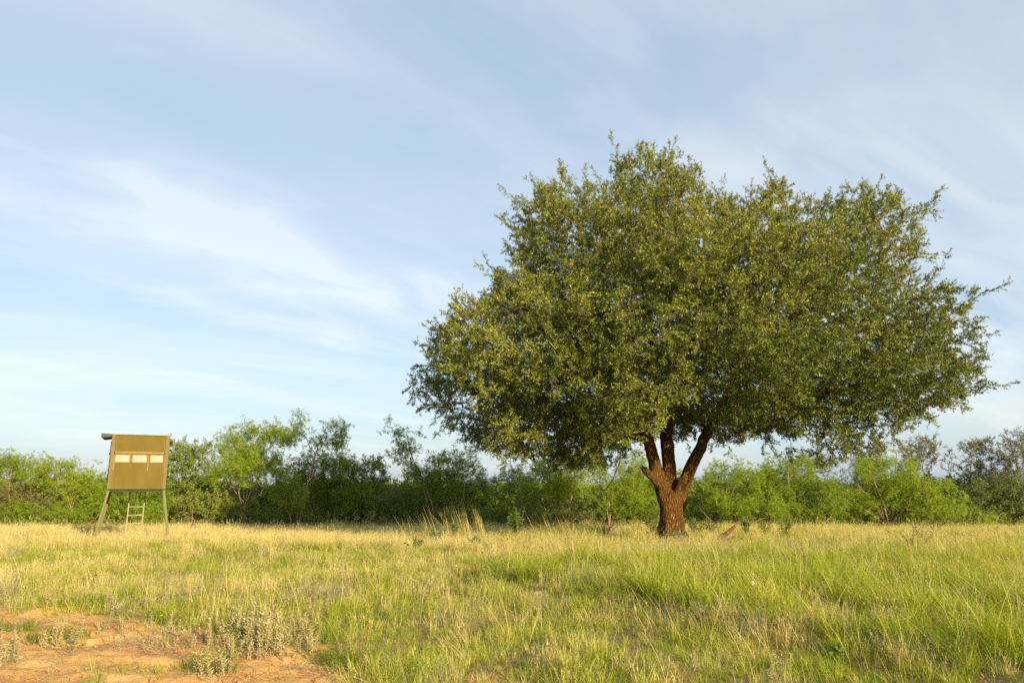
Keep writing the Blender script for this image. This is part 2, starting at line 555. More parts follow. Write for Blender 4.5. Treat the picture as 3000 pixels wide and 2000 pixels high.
gx = axis(-8.0, 5.5, 0.06, -1500, 1500)
gy = axis(5.2, 11.5, 0.05, -400, 2500)
GX, GY = np.meshgrid(gx, gy)
sm = sand_mask(GX, GY) * (np.abs(GX) < 16) * (GY > 1.0)
GZ = height(GX, GY)
# footprints, clods and ripples in the bare sand
rip = (nz(GX, GY, 0.16, 5) - 0.5) * 0.035 + (nz(GX, GY, 0.07, 6) - 0.5) * 0.018 + np.maximum(0, nz(GX, GY, 0.3, 7) - 0.62) * 0.12
GZ = GZ + rip * sm * (np.abs(GX) < 16) * (GY < 14)
nyv, nxv = GX.shape
gm = bpy.data.meshes.new('ground')
idx = np.arange(nyv * nxv).reshape(nyv, nxv)
quads = np.stack([idx[:-1, :-1], idx[:-1, 1:], idx[1:, 1:], idx[1:, :-1]], -1).reshape(-1, 4)
gm.vertices.add(nyv * nxv)
gm.vertices.foreach_set('co', np.stack([GX, GY, GZ], -1).reshape(-1).astype(np.float32))
gm.loops.add(quads.size)
gm.loops.foreach_set('vertex_index', quads.reshape(-1).astype(np.int32))
gm.polygons.add(len(quads))
gm.polygons.foreach_set('loop_start', (np.arange(len(quads)) * 4).astype(np.int32))
gm.update(calc_edges=True)
gm.polygons.foreach_set('use_smooth', np.ones(len(quads), bool))
at = gm.attributes.new('sand', 'FLOAT', 'POINT')
at.data.foreach_set('value', sm.reshape(-1).astype(np.float32))
gm.materials.append(M['soil'])
ground = tag(link('ground', gm), 'flat pasture ground with an orange sandy bare patch', 'ground', kind='structure')


# ------------------------------------------------------------------ scatter with geometry nodes
def scatter_tree(name, coll):
    ng = bpy.data.node_groups.new(name, 'GeometryNodeTree')
    ng.interface.new_socket('Geometry', in_out='INPUT', socket_type='NodeSocketGeometry')
    ng.interface.new_socket('Geometry', in_out='OUTPUT', socket_type='NodeSocketGeometry')
    N = ng.nodes
    gi = N.new('NodeGroupInput')
    go = N.new('NodeGroupOutput')
    ip = N.new('GeometryNodeInstanceOnPoints')
    ci = N.new('GeometryNodeCollectionInfo')
    ci.inputs['Collection'].default_value = coll
    ci.inputs['Separate Children'].default_value = True
    ci.inputs['Reset Children'].default_value = True
    ip.inputs['Pick Instance'].default_value = True

    def na(nm, ty):
        a = N.new('GeometryNodeInputNamedAttribute')
        a.data_type = ty
        a.inputs['Name'].default_value = nm
        return a.outputs['Attribute']
    e2r = N.new('FunctionNodeEulerToRotation')
    L = ng.links.new
    L(gi.outputs[0], ip.inputs['Points'])
    L(ci.outputs[0], ip.inputs['Instance'])
    L(na('pick', 'INT'), ip.inputs['Instance Index'])
    L(na('rot', 'FLOAT_VECTOR'), e2r.inputs[0])
    L(e2r.outputs[0], ip.inputs['Rotation'])
    L(na('scl', 'FLOAT_VECTOR'), ip.inputs['Scale'])
    L(ip.outputs[0], go.inputs[0])
    return ng


TREES = {}


def protos(key, meshes):
    c = bpy.data.collections.new(key)
    for i, mm in enumerate(meshes):
        c.objects.link(bpy.data.objects.new('%s_%03d' % (key, i), mm))
    TREES[key] = (scatter_tree(key + '_scatter', c), len(meshes))


def scatter(name, key, pts, rot, scl, tint, parent=None, mat=None):
    ng, k = TREES[key]
    n = len(pts)
    me = bpy.data.meshes.new(name)
    me.vertices.add(n)
    me.vertices.foreach_set('co', np.asarray(pts, np.float32).reshape(-1))
    at = me.attributes.new('rot', 'FLOAT_VECTOR', 'POINT')
    at.data.foreach_set('vector', np.asarray(rot, np.float32).reshape(-1))
    scl = np.asarray(scl, np.float32)
    if scl.ndim == 1:
        scl = np.repeat(scl[:, None], 3, 1)
    at = me.attributes.new('scl', 'FLOAT_VECTOR', 'POINT')
    at.data.foreach_set('vector', scl.reshape(-1))
    at = me.attributes.new('tint', 'FLOAT', 'POINT')
    at.data.foreach_set('value', np.asarray(tint, np.float32))
    at = me.attributes.new('pick', 'INT', 'POINT')
    at.data.foreach_set('value', RNG.integers(0, k, n).astype(np.int32))
    me.update()
    o = link(name, me, parent)
    md = o.modifiers.new('scatter', 'NODES')
    md.node_group = ng
    return o


# ------------------------------------------------------------------ plant prototypes
def blade(mb, base, az, length, lean, droop, width, segs=4, rnd=0.5, twist=0.0):
    """one grass blade: an arc that starts at angle lean off vertical and droops further"""
    d = Vector((math.cos(az), math.sin(az), 0))
    s = Vector((-math.sin(az + twist), math.cos(az + twist), 0))
    p = Vector(base)
    vs, fs, hs = [], [], []
    a = lean
    for i in range(segs + 1):
        tt = i / segs
        wd = width * (1 - tt ** 1.6) * 0.5
        if i < segs:
            vs += [p - s * wd, p + s * wd]
            hs += [tt, tt]
        else:
            vs.append(p.copy())
            hs.append(1.0)
        p = p + (d * math.sin(a) + Vector((0, 0, math.cos(a)))) * (length / segs)
        a += droop / segs
    for i in range(segs - 1):
        fs.append((2 * i, 2 * i + 1, 2 * i + 3, 2 * i + 2))
    k = 2 * (segs - 1)
    fs.append((k, k + 1, k + 2))
    mb.add(vs, fs, rnd, hs)


def ru(a, b):
    return random.uniform(a, b)


def grass_tuft(bunches, n, R_, hmin, hmax, rad, lean, droop, width, mat, segs=4, dry=0.0, seeds=0.0):
    """a patch of a few bunches whose blades fan outwards"""
    mb = MB()
    for q in range(bunches):
        ba = ru(0, 6.283)
        br = R_ * math.sqrt(random.random())
        cx, cy = br * math.cos(ba), br * math.sin(ba)
        bh = ru(0.6, 1.1)
        bc = ru(-0.22, 0.22)
        for _ in range(int(n * ru(0.6, 1.3))):
            a = ru(0, 6.283)
            r = rad * math.sqrt(random.random())
            az = a + ru(-0.7, 0.7)
            L_ = ru(hmin, hmax) * bh
            c = min(1.0, max(0.0, random.random() ** 1.2 * 0.75 + 0.1 + bc))
            if random.random() < dry:
                c = ru(0.75, 1.0)
            ln = ru(0.02, lean) * (0.4 + 0.9 * r / rad)
            dr = ru(0.15, droop)
            b0 = Vector((cx + r * math.cos(a), cy + r * math.sin(a), -0.02))
            blade(mb, b0, az, L_, ln, dr, width * ru(0.7, 1.2), segs, c, ru(-0.8, 0.8))
            if seeds and random.random() < seeds:
                d = Vector((math.cos(az), math.sin(az), 0))
                an = ln + dr * 0.6
                tip = b0 + (d * math.sin(ln + dr * .4) + Vector((0, 0, math.cos(ln + dr * .4)))) * L_ * 0.9
                for k in range(3):
                    blade(mb, tip + Vector((ru(-.01, .01), ru(-.01, .01), ru(-.05, .0))), az + ru(-1.5, 1.5), ru(0.04, 0.09), an + ru(-.2, .4), 0.5, 0.005, 2, ru(0.6, 1.0))
    return mb.mesh('tuft', mat)


protos('lush_tuft', [grass_tuft(5, 24, 0.24, 0.16, 0.50, 0.05, 0.75, 1.5, 0.0062, M['grass_green'], 5, 0.08) for _ in range(10)])
protos('dry_tuft', [grass_tuft(6, 13, 0.26, 0.16, 0.50, 0.06, 0.50, 0.9, 0.0040, M['grass_dry'], 4, 0.25, 0.3) for _ in range(10)])
protos('short_tuft', [grass_tuft(7, 20, 0.27, 0.05, 0.22, 0.06, 1.1, 1.4, 0.0052, M['grass_short'], 3, 0.14) for _ in range(10)])
protos('grey_tuft', [grass_tuft(6, 14, 0.25, 0.14, 0.38, 0.06, 0.5, 0.8, 0.0048, M['grass_grey'], 3, 0.3, 0.5) for _ in range(8)])
protos('brown_tuft', [grass_tuft(5, 18, 0.22, 0.08, 0.30, 0.07, 1.2, 1.4, 0.0055, M['grass_brown'], 4, 0.2) for _ in range(8)])


def stray_stem(n):
    mb = MB()
    for _ in range(n):
        a = ru(0, 6.283)
        blade(mb, (ru(-.1, .1), ru(-.1, .1), 0), a, ru(0.55, 0.95), ru(0.2, 0.8), ru(0.5, 1.6), 0.0045, 6, ru(0.6, 1.0))
    return mb.mesh('stem', M['grass_dry'])


protos('stray_stem', [stray_stem(5) for _ in range(8)])


def litter_piece(n):
    mb = MB()
    for _ in range(n):
        c = Vector((ru(-.12, .12), ru(-.12, .12), ru(0.004, 0.03)))
        blade(mb, c, ru(0, 6.28), ru(0.08, 0.32), ru(1.3, 1.62), ru(-0.3, 0.3), ru(0.004, 0.009), 3, random.random(), ru(-1, 1))
    return mb.mesh('litter', M['straw'])


protos('straw_litter', [litter_piece(9) for _ in range(7)])


def clod_mesh(i):
    import bmesh
    bm = bmesh.new()
    bmesh.ops.create_icosphere(bm, subdivisions=2, radius=1.0)
    for v in bm.verts:
        q = v.co
        s = 1 + 0.22 * math.sin(q.x * 3.1 + i) + 0.2 * math.sin(q.y * 4.3 + i * 2.1) + 0.16 * math.sin(q.z * 5.2 + i * .7)
        v.co = Vector((q.x * s, q.y * s * 0.85, q.z * s * 0.6))
    me = bpy.data.meshes.new('clod')
    bm.to_mesh(me)
    bm.free()
    at = me.attributes.new('rnd', 'FLOAT', 'POINT')
    at.data.foreach_set('value', np.full(len(me.vertices), ru(0.2, 0.9), np.float32))
    me.polygons.foreach_set('use_smooth', [True] * len(me.polygons))
    me.materials.append(M['clod'])
    return me


protos('clod', [clod_mesh(i) for i in range(5)])


def leaf(mb, base, d, up, length, width, rnd, fold=0.15, hs=None):
    d = d.normalized()
    s = d.cross(up)
    if s.length < 1e-4:
        s = d.orthogonal()
    s.normalize()
    n = s.cross(d)
    mid = base + d * length * 0.5
    vs = [base, mid + s * width * 0.5 + n * fold * width, base + d * length, mid - s * width * 0.5 + n * fold * width]
    mb.add(vs, [(0, 1, 2), (0, 2, 3)], rnd, hs)


def rand_dir():
    z = ru(-1, 1)
    a = ru(0, 6.283)
    q = math.sqrt(1 - z * z)
    return Vector((q * math.cos(a), q * math.sin(a), z))


def oak_twig(mat, nleaf=72, L_=0.42, ll=(0.045, 0.075), ratio=0.42, spread=0.8, twigmat=None):
    """a short branching twig along +Z with small stiff leaves"""
    mb = MB()
    tw = MB()
    axes = [(Vector((0, 0, 0)), Vector((ru(-.15, .15), ru(-.15, .15), 1)).normalized(), L_)]
    for k in range(4):
        z = L_ * ru(0.1, 0.7)
        d = (Vector((0, 0, 1)) * 0.8 + rand_dir() * spread).normalized()
        axes.append((Vector((0, 0, z)), d, L_ * ru(0.35, 0.6)))
    tot = sum(a[2] for a in axes)
    for p0, d, ln in axes:
        tw.tube([p0, p0 + d * ln * 0.55 + rand_dir() * 0.01, p0 + d * ln], [0.0045, 0.0035, 0.0015], 3, 0.2, False)
        for _ in range(max(3, int(nleaf * ln / tot))):
            f = ru(0.12, 1.0) ** 0.7
            b = p0 + d * ln * f
            ld = (d * ru(0.2, 0.9) + rand_dir() * 0.9).normalized()
            l_ = ru(*ll)
            leaf(mb, b + rand_dir() * 0.008, ld, rand_dir(), l_, l_ * ratio * ru(0.8, 1.15), random.random() ** 1.1)
    me = mb.mesh('leaf_twig', mat)
    o = len(mb.v)
    mb.add(tw.v, tw.f, 0.3)
    me = bpy.data.meshes.new('leaf_twig')
    me.from_pydata(mb.v, [], mb.f)
    at = me.attributes.new('rnd', 'FLOAT', 'POINT')
    at.data.foreach_set('value', np.array(mb.a, dtype=np.float32))
    me.materials.append(mat)
    me.materials.append(twigmat or M['twig'])
    nt = len(tw.f)
    mi = np.zeros(len(mb.f), np.int32)
    mi[len(mb.f) - nt:] = 1
    me.polygons.foreach_set('material_index', mi)
    me.update()
    return me


def mesquite_spray(mat, fronds=9, L_=0.45):
    """drooping spray of feathery compound leaves along +Z"""
    mb = MB()
    for k in range(fronds):
        f = ru(0.1, 1.0)
        b = Vector((ru(-.03, .03), ru(-.03, .03), L_ * f))
        d = (Vector((0, 0, 0.35)) + rand_dir()).normalized()
        fl = ru(0.12, 0.22)
        s = d.cross(rand_dir()).normalized()
        c = random.random()
        m_ = 7
        for j in range(m_):
            q = b + d * fl * (j + 1) / m_ + Vector((0, 0, -0.05 * (j / m_) ** 2))
            for sg in (-1, 1):
                leaf(mb, q, (s * sg + d * 0.5), rand_dir(), ru(0.045, 0.07), 0.017, min(1, max(0, c + ru(-.15, .15))), 0.0)
    return mb.mesh('spray', mat)


protos('oak_twig', [oak_twig(M['oak_leaf']) for _ in range(12)])
protos('mesquite_spray', [mesquite_spray(M['mesquite']) for _ in range(9)])
protos('evergreen_twig', [oak_twig(M['evergreen'], 40, 0.42, (0.05, 0.08), 0.45) for _ in range(7)])
protos('olive_twig', [oak_twig(M['olive'], 40, 0.42, (0.045, 0.075), 0.42) for _ in range(7)])
protos('hackberry_twig', [oak_twig(M['hackberry'], 40, 0.42, (0.05, 0.085), 0.5) for _ in range(7)])


# ------------------------------------------------------------------ branching by space colonisation
def colonize(nodes, parents, att, step, di, dk, iters=80, trop=(0, 0, 0.0), seed=0):
    rng = np.random.default_rng(seed)
    P_ = [np.array(p, float) for p in nodes]
    par = list(parents)
    att = np.array(att, float)
    best = np.full(len(att), 1e9)
    bi = np.zeros(len(att), int)
    new = np.array(P_)
    off = 0
    trop = np.array(trop, float)
    used = set()
    for it in range(iters):
        if len(att) == 0:
            break
        if len(new):
            for s in range(0, len(new), 400):
                blk = new[s:s + 400]
                d2 = ((att[:, None, :] - blk[None]) ** 2).sum(-1)
                j = d2.argmin(1)
                dd = np.sqrt(d2[np.arange(len(att)), j])
                u = dd < best
                best[u] = dd[u]
                bi[u] = j[u] + off + s
        keep = best > dk
        att, best, bi = att[keep], best[keep], bi[keep]
        act = best < di
        if not act.any():
            break
        off = len(P_)
        out = []
        ids = bi[act]
        vec = att[act] - np.array(P_)[ids]
        vec /= np.linalg.norm(vec, axis=1)[:, None] + 1e-9
        order = np.argsort(ids, kind='stable')
        ids, vec = ids[order], vec[order]
        uq, st = np.unique(ids, return_index=True)
        sums = np.add.reduceat(vec, st, axis=0)
        for i, d in zip(uq, sums):
            d = d / (np.linalg.norm(d) + 1e-9) + trop + rng.normal(0, 0.22, 3)
            d /= np.linalg.norm(d) + 1e-9
            q = P_[i] + d * step
            key = (int(i), tuple(np.round(d * 2).astype(int)))
            if key in used:
                continue
            used.add(key)
            out.append(q)
            par.append(int(i))
        if not out:
            break
        P_.extend(out)
        new = np.array(out)
    return np.array(P_), np.array(par)


def pipe_radii(par, tip, expo, fixed=None):
    n = len(par)
    acc = np.zeros(n)
    r = np.zeros(n)
    for i in range(n - 1, -1, -1):
        r[i] = acc[i] ** (1 / expo) if acc[i] > 0 else tip
        if par[i] >= 0:
            acc[par[i]] += r[i] ** expo
    return r


def branch_mesh(name, P_, par, rad, mat, rmin=0.0, skip=0, sides_big=8, cap_r=None):
    n = len(P_)
    kids = [[] for _ in range(n)]
    for i in range(n):
        if par[i] >= 0:
            kids[par[i]].append(i)
    mb = MB()
    stack = [i for i in range(n) if par[i] < 0]
    starts = [(None, i) for i in stack]
    while starts:
        pi, i = starts.pop()
        pts, rr = [], []
        if pi is not None:
            pts.append(P_[pi])
            rr.append(min(rad[i] * 1.15, rad[pi]))
        while True:
            pts.append(P_[i])
            rr.append(rad[i])
            ks = kids[i]
            if not ks:
                break
            ks = sorted(ks, key=lambda q: -rad[q])
            for q in ks[1:]:
                starts.append((i, q))
            i = ks[0]
        if len(pts) >= 2 and max(rr) > rmin:
            rr = np.array(rr)
            if cap_r:
                rr = np.minimum(rr, cap_r)
            mx = rr.max()
            sd = sides_big if mx > 0.06 else (5 if mx > 0.02 else 3)
            mb.tube(pts, rr, sd, 0.5, False)
    return mb.mesh(name, mat, True)


def orient(d, spin):
    """euler angles that turn +Z to direction d, spun about it (arrays)"""
    out = np.zeros((len(d), 3))
    for i in range(len(d)):
        q = Vector(d[i]).to_track_quat('Z', 'Y') @ Euler((0, 0, spin[i])).to_quaternion()
        out[i] = q.to_euler()
    return out


# ------------------------------------------------------------------ the great oak
OAK = np.array([4.87, 23.0, 0.0])
OUT = np.array([(-3.73, 4.84), (-2.99, 5.54), (-2.94, 6.32), (-2.05, 7.03), (-1.3, 7.25), (-1.43, 8.12), (-0.94, 9.16), (-0.66, 10.28), (0.2, 11.27), (0.35, 11.89), (1.22, 11.58), (1.79, 11.12), (2.24, 11.74), (2.39, 12.2), (3.14, 12.75), (4.01, 12.52), (4.43, 12.05), (5.16, 11.97), (6.16, 11.58), (7.59, 11.27), (8.19, 11.58), (8.67, 10.9), (9.08, 11.81), (9.53, 11.97), (10.49, 11.27), (11.38, 11.58), (11.92, 11.12), (12.98, 10.81), (13.76, 10.05), (13.47, 9.45), (14.54, 8.12), (14.72, 7.25), (14.55, 5.82), (14.31, 4.98), (14.9, 4.15), (13.92, 3.34), (12.92, 2.93), (11.17, 3.07), (10.16, 2.4), (8.45, 2.93), (7.87, 2.5), (6.41, 2.8), (5.21, 3.2), (4.12, 3.07), (3.29, 2.4), (1.67, 2.3), (0.05, 2.3), (-1.71, 3.0), (-3.08, 3.61), (-3.44, 4.43)])
OC = np.array([5.4, 23.0, 5.3])
ang = np.arctan2(OUT[:, 1] - OC[2], OUT[:, 0] - OC[0])
rr_ = np.hypot(OUT[:, 0] - OC[0], OUT[:, 1] - OC[2])
oo = np.argsort(ang)
ang, rr_ = ang[oo], rr_[oo]
ang_p = np.concatenate([ang - 2 * np.pi, ang, ang + 2 * np.pi])
rr_p = np.concatenate([rr_, rr_, rr_])


def oak_radius(v):
    """crown radius in direction v: the side outline, rounded off towards front and back"""
    vn = v / np.linalg.norm(v, axis=1)[:, None]
    Rs = np.interp(np.arctan2(vn[:, 2], vn[:, 0]), ang_p, rr_p)
    squeeze = 0.965 - 0.105 * np.clip(vn[:, 0], 0, 1) - 0.115 * np.clip(vn[:, 2], 0, 1) - 0.03 * np.clip(vn[:, 2], 0, 1) * np.clip(-vn[:, 1] + 0.4, 0, 1)
    a = np.hypot(vn[:, 0], vn[:, 2]) / (Rs * squeeze)
    front = np.clip(-vn[:, 1], 0, 1)
    b = np.abs(vn[:, 1]) / 7.3
    return 1.0 / (a ** 2.1 + b ** 2.1) ** (1 / 2.1)


def oak_inside(p_):
    d = p_ - OC
    ln = np.linalg.norm(d, axis=1) + 1e-9
    return ln / oak_radius(d)


def oak_boughs(seed):
    """centres and sizes of the separate leafy boughs that fill the crown"""
    rng = np.random.default_rng(seed)
    c = [np.array(q) for q in ((-2.6, 22.9, 4.6), (-1.7, 22.4, 3.7), (-0.1, 22.2, 3.4), (1.5, 22.0, 3.3), (-1.9, 22.8, 5.7), (2.9, 21.6, 3.5), (12.9, 22.8, 4.3), (11.6, 22.4, 3.7), (10.0, 22.3, 3.5), (8.2, 21.9, 3.6), (6.8, 21.4, 4.0), (10.0, 22.8, 2.75), (10.9, 22.6, 2.9), (0.8, 22.4, 2.85), (2.2, 22.3, 2.75))]
    sz = [1.15, 1.2, 1.25, 1.2, 1.1, 1.1, 1.1, 1.15, 1.2, 1.1, 1.0, 0.95, 0.9, 0.95, 0.95]
    tries = 0
    while len(c) < 190 and tries < 30000:
        tries += 1
        v = rng.normal(size=(1, 3))
        v /= np.linalg.norm(v)
        f = rng.uniform(0.5, 0.95) if rng.random() < 0.92 else rng.uniform(0.25, 0.5)
        q = OC + v[0] * oak_radius(v)[0] * f
        if q[2] < 2.9:
            continue
        r = rng.uniform(0.95, 1.5)
        if c and min(np.linalg.norm((np.array(c) - q) * np.array([1, 1, 1.35]), axis=1) - 0.70 * (np.array(sz) + r)) < 0:
            continue
        c.append(q)
        sz.append(r)
    return np.array(c), np.array(sz)


BOUGH_C, BOUGH_R = oak_boughs(17)


def oak_points(n, seed):
    rng = np.random.default_rng(seed)
    out = []
    wgt = BOUGH_R ** 3 / (BOUGH_R ** 3).sum()
    while len(out) < n:
        k = rng.choice(len(BOUGH_C), 3 * n, p=wgt)
        v = rng.normal(size=(3 * n, 3))
        v /= np.linalg.norm(v, axis=1)[:, None]
        f = rng.random(3 * n) ** 0.5
        r = BOUGH_R[k] * (1 + 0.22 * n3(v * 3 + BOUGH_C[k], 1.0, 2))
        p_ = BOUGH_C[k] + v * (f * r)[:, None] * np.array([1.0, 1.0, 0.72])
        p_[:, 2] -= 0.12 * ((p_[:, 0] - BOUGH_C[k][:, 0]) ** 2 + (p_[:, 1] - BOUGH_C[k][:, 1]) ** 2)
        low = (np.abs(p_[:, 0] - 10.2) < 1.2) & (p_[:, 2] < 3.2)
        low |= (np.abs(p_[:, 0] - 1.5) < 1.8) & (p_[:, 2] < 3.2)
        ok = (p_[:, 2] > np.where(low, 1.85, 2.25)) & ((oak_inside(p_) < 1.0 + 0.05 * n3(p_, 0.5, 3)) | low)
        ok &= ~((np.abs(p_[:, 0] - 4.95) < 1.25) & (p_[:, 1] < 23.6) & (p_[:, 2] < 3.55 - 0.35 * np.abs(p_[:, 0] - 4.95)))
        seam = p_[:, 0] - (8.75 + 0.35 * np.sin(p_[:, 2] * 1.1) + 0.06 * (p_[:, 1] - 21))
        ok &= ~((np.abs(seam) < 0.3) & (p_[:, 2] > 5.6) & (p_[:, 1] < 23.5))
        out.extend(p_[ok])
    return np.array(out[:n])


LIMBS = [  # (points, radii) hand-placed main limbs after the photograph
    ([(4.87, 23.0, -0.1), (4.87, 23.0, 0.25), (4.88, 23.0, 0.7), (4.88, 23.0, 1.05), (4.88, 23.02, 1.32)], [0.45, 0.39, 0.36, 0.36, 0.37]),
    ([(4.72, 23.0, 1.1), (4.52, 22.97, 1.75), (4.34, 22.95, 2.4), (4.22, 22.95, 3.1), (4.05, 22.9, 4.1), (3.6, 22.7, 5.3), (2.9, 22.4, 6.8), (2.5, 22.3, 8.3)], [0.25, 0.215, 0.19, 0.175, 0.16, 0.135, 0.11, 0.07]),
    ([(4.92, 23.25, 1.1), (4.94, 23.35, 2.0), (4.90, 23.45, 3.2), (4.80, 23.7, 4.3), (4.6, 24.1, 5.8), (4.7, 24.3, 7.6), (5.0, 24.4, 9.2)], [0.24, 0.22, 0.205, 0.185, 0.155, 0.115, 0.07]),
    ([(5.05, 23.0, 1.1), (5.34, 22.98, 1.75), (5.68, 22.95, 2.4), (6.02, 22.95, 3.05), (6.6, 22.95, 4.1), (7.5, 22.9, 5.3), (8.8, 22.8, 6.6), (10.0, 22.6, 7.9)], [0.25, 0.205, 0.185, 0.165, 0.145, 0.12, 0.10, 0.07]),
    ([(4.24, 22.95, 2.95), (3.7, 22.85, 3.08), (2.9, 22.5, 3.15), (1.7, 22.0, 3.6), (0.2, 21.7, 4.2), (-1.3, 21.6, 4.6)], [0.13, 0.115, 0.10, 0.085, 0.06, 0.04]),
    ([(6.25, 22.95, 3.4), (7.5, 22.9, 4.0), (9.2, 22.6, 4.4), (11.0, 22.2, 4.5), (12.6, 22.1, 4.8)], [0.13, 0.115, 0.095, 0.07, 0.045]),
    ([(4.9, 23.35, 3.0), (4.95, 22.3, 3.7), (5.0, 20.9, 4.5), (4.9, 19.4, 5.3), (4.7, 18.2, 5.9)], [0.12, 0.11, 0.095, 0.07, 0.045]),
    ([(4.85, 23.6, 3.6), (5.2, 24.8, 4.3), (5.6, 26.5, 5.1), (5.9, 28.0, 5.8)], [0.13, 0.11, 0.085, 0.05]),
    ([(7.5, 22.9, 5.3), (8.9, 21.6, 5.7), (10.2, 20.3, 6.2), (11.2, 19.4, 6.6)], [0.10, 0.085, 0.065, 0.045]),
    ([(3.6, 22.7, 5.3), (2.5, 21.4, 5.6), (1.3, 20.2, 6.0), (0.3, 19.4, 6.3)], [0.10, 0.085, 0.065, 0.045]),
]
STUB = ([(4.62, 22.9, 1.45), (4.38, 22.78, 1.70), (4.14, 22.66, 1.90), (3.97, 22.58, 2.08)], [0.15, 0.13, 0.13, 0.085])


def wobble(pts, rad, step=0.28, amp=0.03, seed=0):
    """resample a limb with a little crookedness"""
    rng = np.random.default_rng(seed)
    P_ = np.array(pts, float)
    seg = np.linalg.norm(np.diff(P_, axis=0), axis=1)
    s = np.concatenate([[0], np.cumsum(seg)])
    k = max(3, int(s[-1] / step) + 1)
    u = np.linspace(0, s[-1], k)
    # smooth catmull-like interpolation by averaging linear passes
    q = np.stack([np.interp(u, s, P_[:, i]) for i in range(3)], 1)
    for _ in range(2):
        q[1:-1] = 0.25 * q[:-2] + 0.5 * q[1:-1] + 0.25 * q[2:]
    r = np.interp(u, s, rad)
    jit = rng.normal(0, amp, q.shape)
    jit[0] = 0
    q = q + jit * (np.linspace(0, 1, k)[:, None] ** 0.5)
    return q, r


oak = empty('oak_tree', tuple(OAK))
tag(oak, 'large spreading live oak with three rusty brown limbs standing alone in the grass', 'tree')

tm = MB()
nodes, parents = [], []
hand_r = []
for k, (pts, rad) in enumerate(LIMBS):
    q, r = wobble(pts, rad, 0.25, 0.012 if k == 0 else 0.03, k)
    tm.tube(q - OAK, r * (1.0 if k < 4 else 1.0), 14 if k < 4 else 9)
    if k == 0:
        base_i = None
    start = len(nodes)
    for i, c in enumerate(q):
        if i == 0:
            if nodes:
                d = [np.linalg.norm(np.array(m_) - c) for m_ in nodes]
                parents.append(int(np.argmin(d)))
            else:
                parents.append(-1)
        else:
            parents.append(len(nodes) - 1)
        nodes.append(c)
        hand_r.append(r[i])
# root flare buttresses
for a, l_ in ((0.3, 0.42), (1.7, 0.36), (2.9, 0.45), (4.1, 0.4), (5.3, 0.5)):
    d = np.array([math.cos(a), math.sin(a), 0])
    tm.tube([(0.25 * d[0], 0.25 * d[1], 0.55), (0.33 * d[0], 0.33 * d[1], 0.22), ((0.32 + l_ * .5) * d[0], (0.32 + l_ * .5) * d[1], -0.1)], [0.10, 0.12, 0.08], 8)
q, r = wobble(STUB[0], STUB[1], 0.1, 0.01, 99)
tm.tube(q - OAK, r, 10)
for (c, rad_) in (((4.55, 22.62, 1.05), 0.10), ((5.18, 22.66, 0.75), 0.09), ((4.72, 22.6, 0.5), 0.1)):
    pass
trunk = tm.build('trunk', M['oak_bark'], oak, True)
md = trunk.modifiers.new('remesh', 'REMESH')
md.mode = 'VOXEL'
md.voxel_size = 0.04
md.use_smooth_shade = True
md = trunk.modifiers.new('smooth', 'SMOOTH')
md.factor = 0.5
md.iterations = 5
tx = bpy.data.textures.new('bark_lumps', 'CLOUDS')
tx.noise_scale = 0.28
md = trunk.modifiers.new('lumps', 'DISPLACE')
md.texture = tx
md.strength = 0.07
md.mid_level = 0.5
# jagged broken end of the stub
sb = MB()
tip = np.array(STUB[0][-1]) - OAK
ax = (np.array(STUB[0][-1]) - np.array(STUB[0][-2]))
ax = ax / np.linalg.norm(ax)
for i in range(11):
    a = i * 0.6
    o_ = Vector((ru(-.06, .06), ru(-.06, .06), ru(-.06, .06)))
    b_ = Vector(tip) + o_ - Vector(ax) * 0.10
    sb.tube([b_, b_ + Vector(ax) * ru(.10, .24) + Vector((ru(-.02, .02), ru(-.02, .02), ru(-.02, .03)))], [0.028, 0.004], 4)
sb.build('broken_stub', M['red_wood'], oak, True)

att = oak_points(13500, 5)
NP, PA = colonize(nodes, parents, att, 0.26, 2.6, 0.36, 75, (0, 0, 0.05), 3)
rad = pipe_radii(PA, 0.0055, 2.35)
hand_n = len(nodes)
rad[:hand_n] = np.maximum(rad[:hand_n] * 0.0, np.array(hand_r) * 0.8)
sub = np.arange(len(NP))
brm = branch_mesh('branches', NP - OAK, PA, np.minimum(rad, 0.12), M['branch_bark'])
link('branches', brm, oak)
# bare dead twigs hanging below the crown
dt = MB()
rgt = np.random.default_rng(8)
cand = [i for i in range(hand_n, len(NP)) if NP[i][2] < 4.2 and rad[i] < 0.05 and 15.5 < NP[i][1] < 27]
for i in rgt.choice(cand, min(150, len(cand)), replace=False):
    q = Vector(NP[i] - OAK)
    d = Vector((rgt.normal(0, .5), rgt.normal(0, .5), -rgt.uniform(0.3, 1.0))).normalized()
    ln = rgt.uniform(0.3, 0.85)
    path_ = [q]
    for k in range(4):
        d = (d + Vector((rgt.normal(0, .3), rgt.normal(0, .3), -0.1))).normalized()
        path_.append(path_[-1] + d * ln / 4)
    dt.tube(path_, [0.010, 0.009, 0.007, 0.005, 0.003], 4)
    for k in (2, 3):
        e = (d + rand_dir() * 0.8).normalized()
        dt.tube([path_[k], path_[k] + e * ln * 0.35], [0.006, 0.002], 3)
dt.build('dead_twigs', M['grey_wood'], oak)['kind'] = 'stuff'
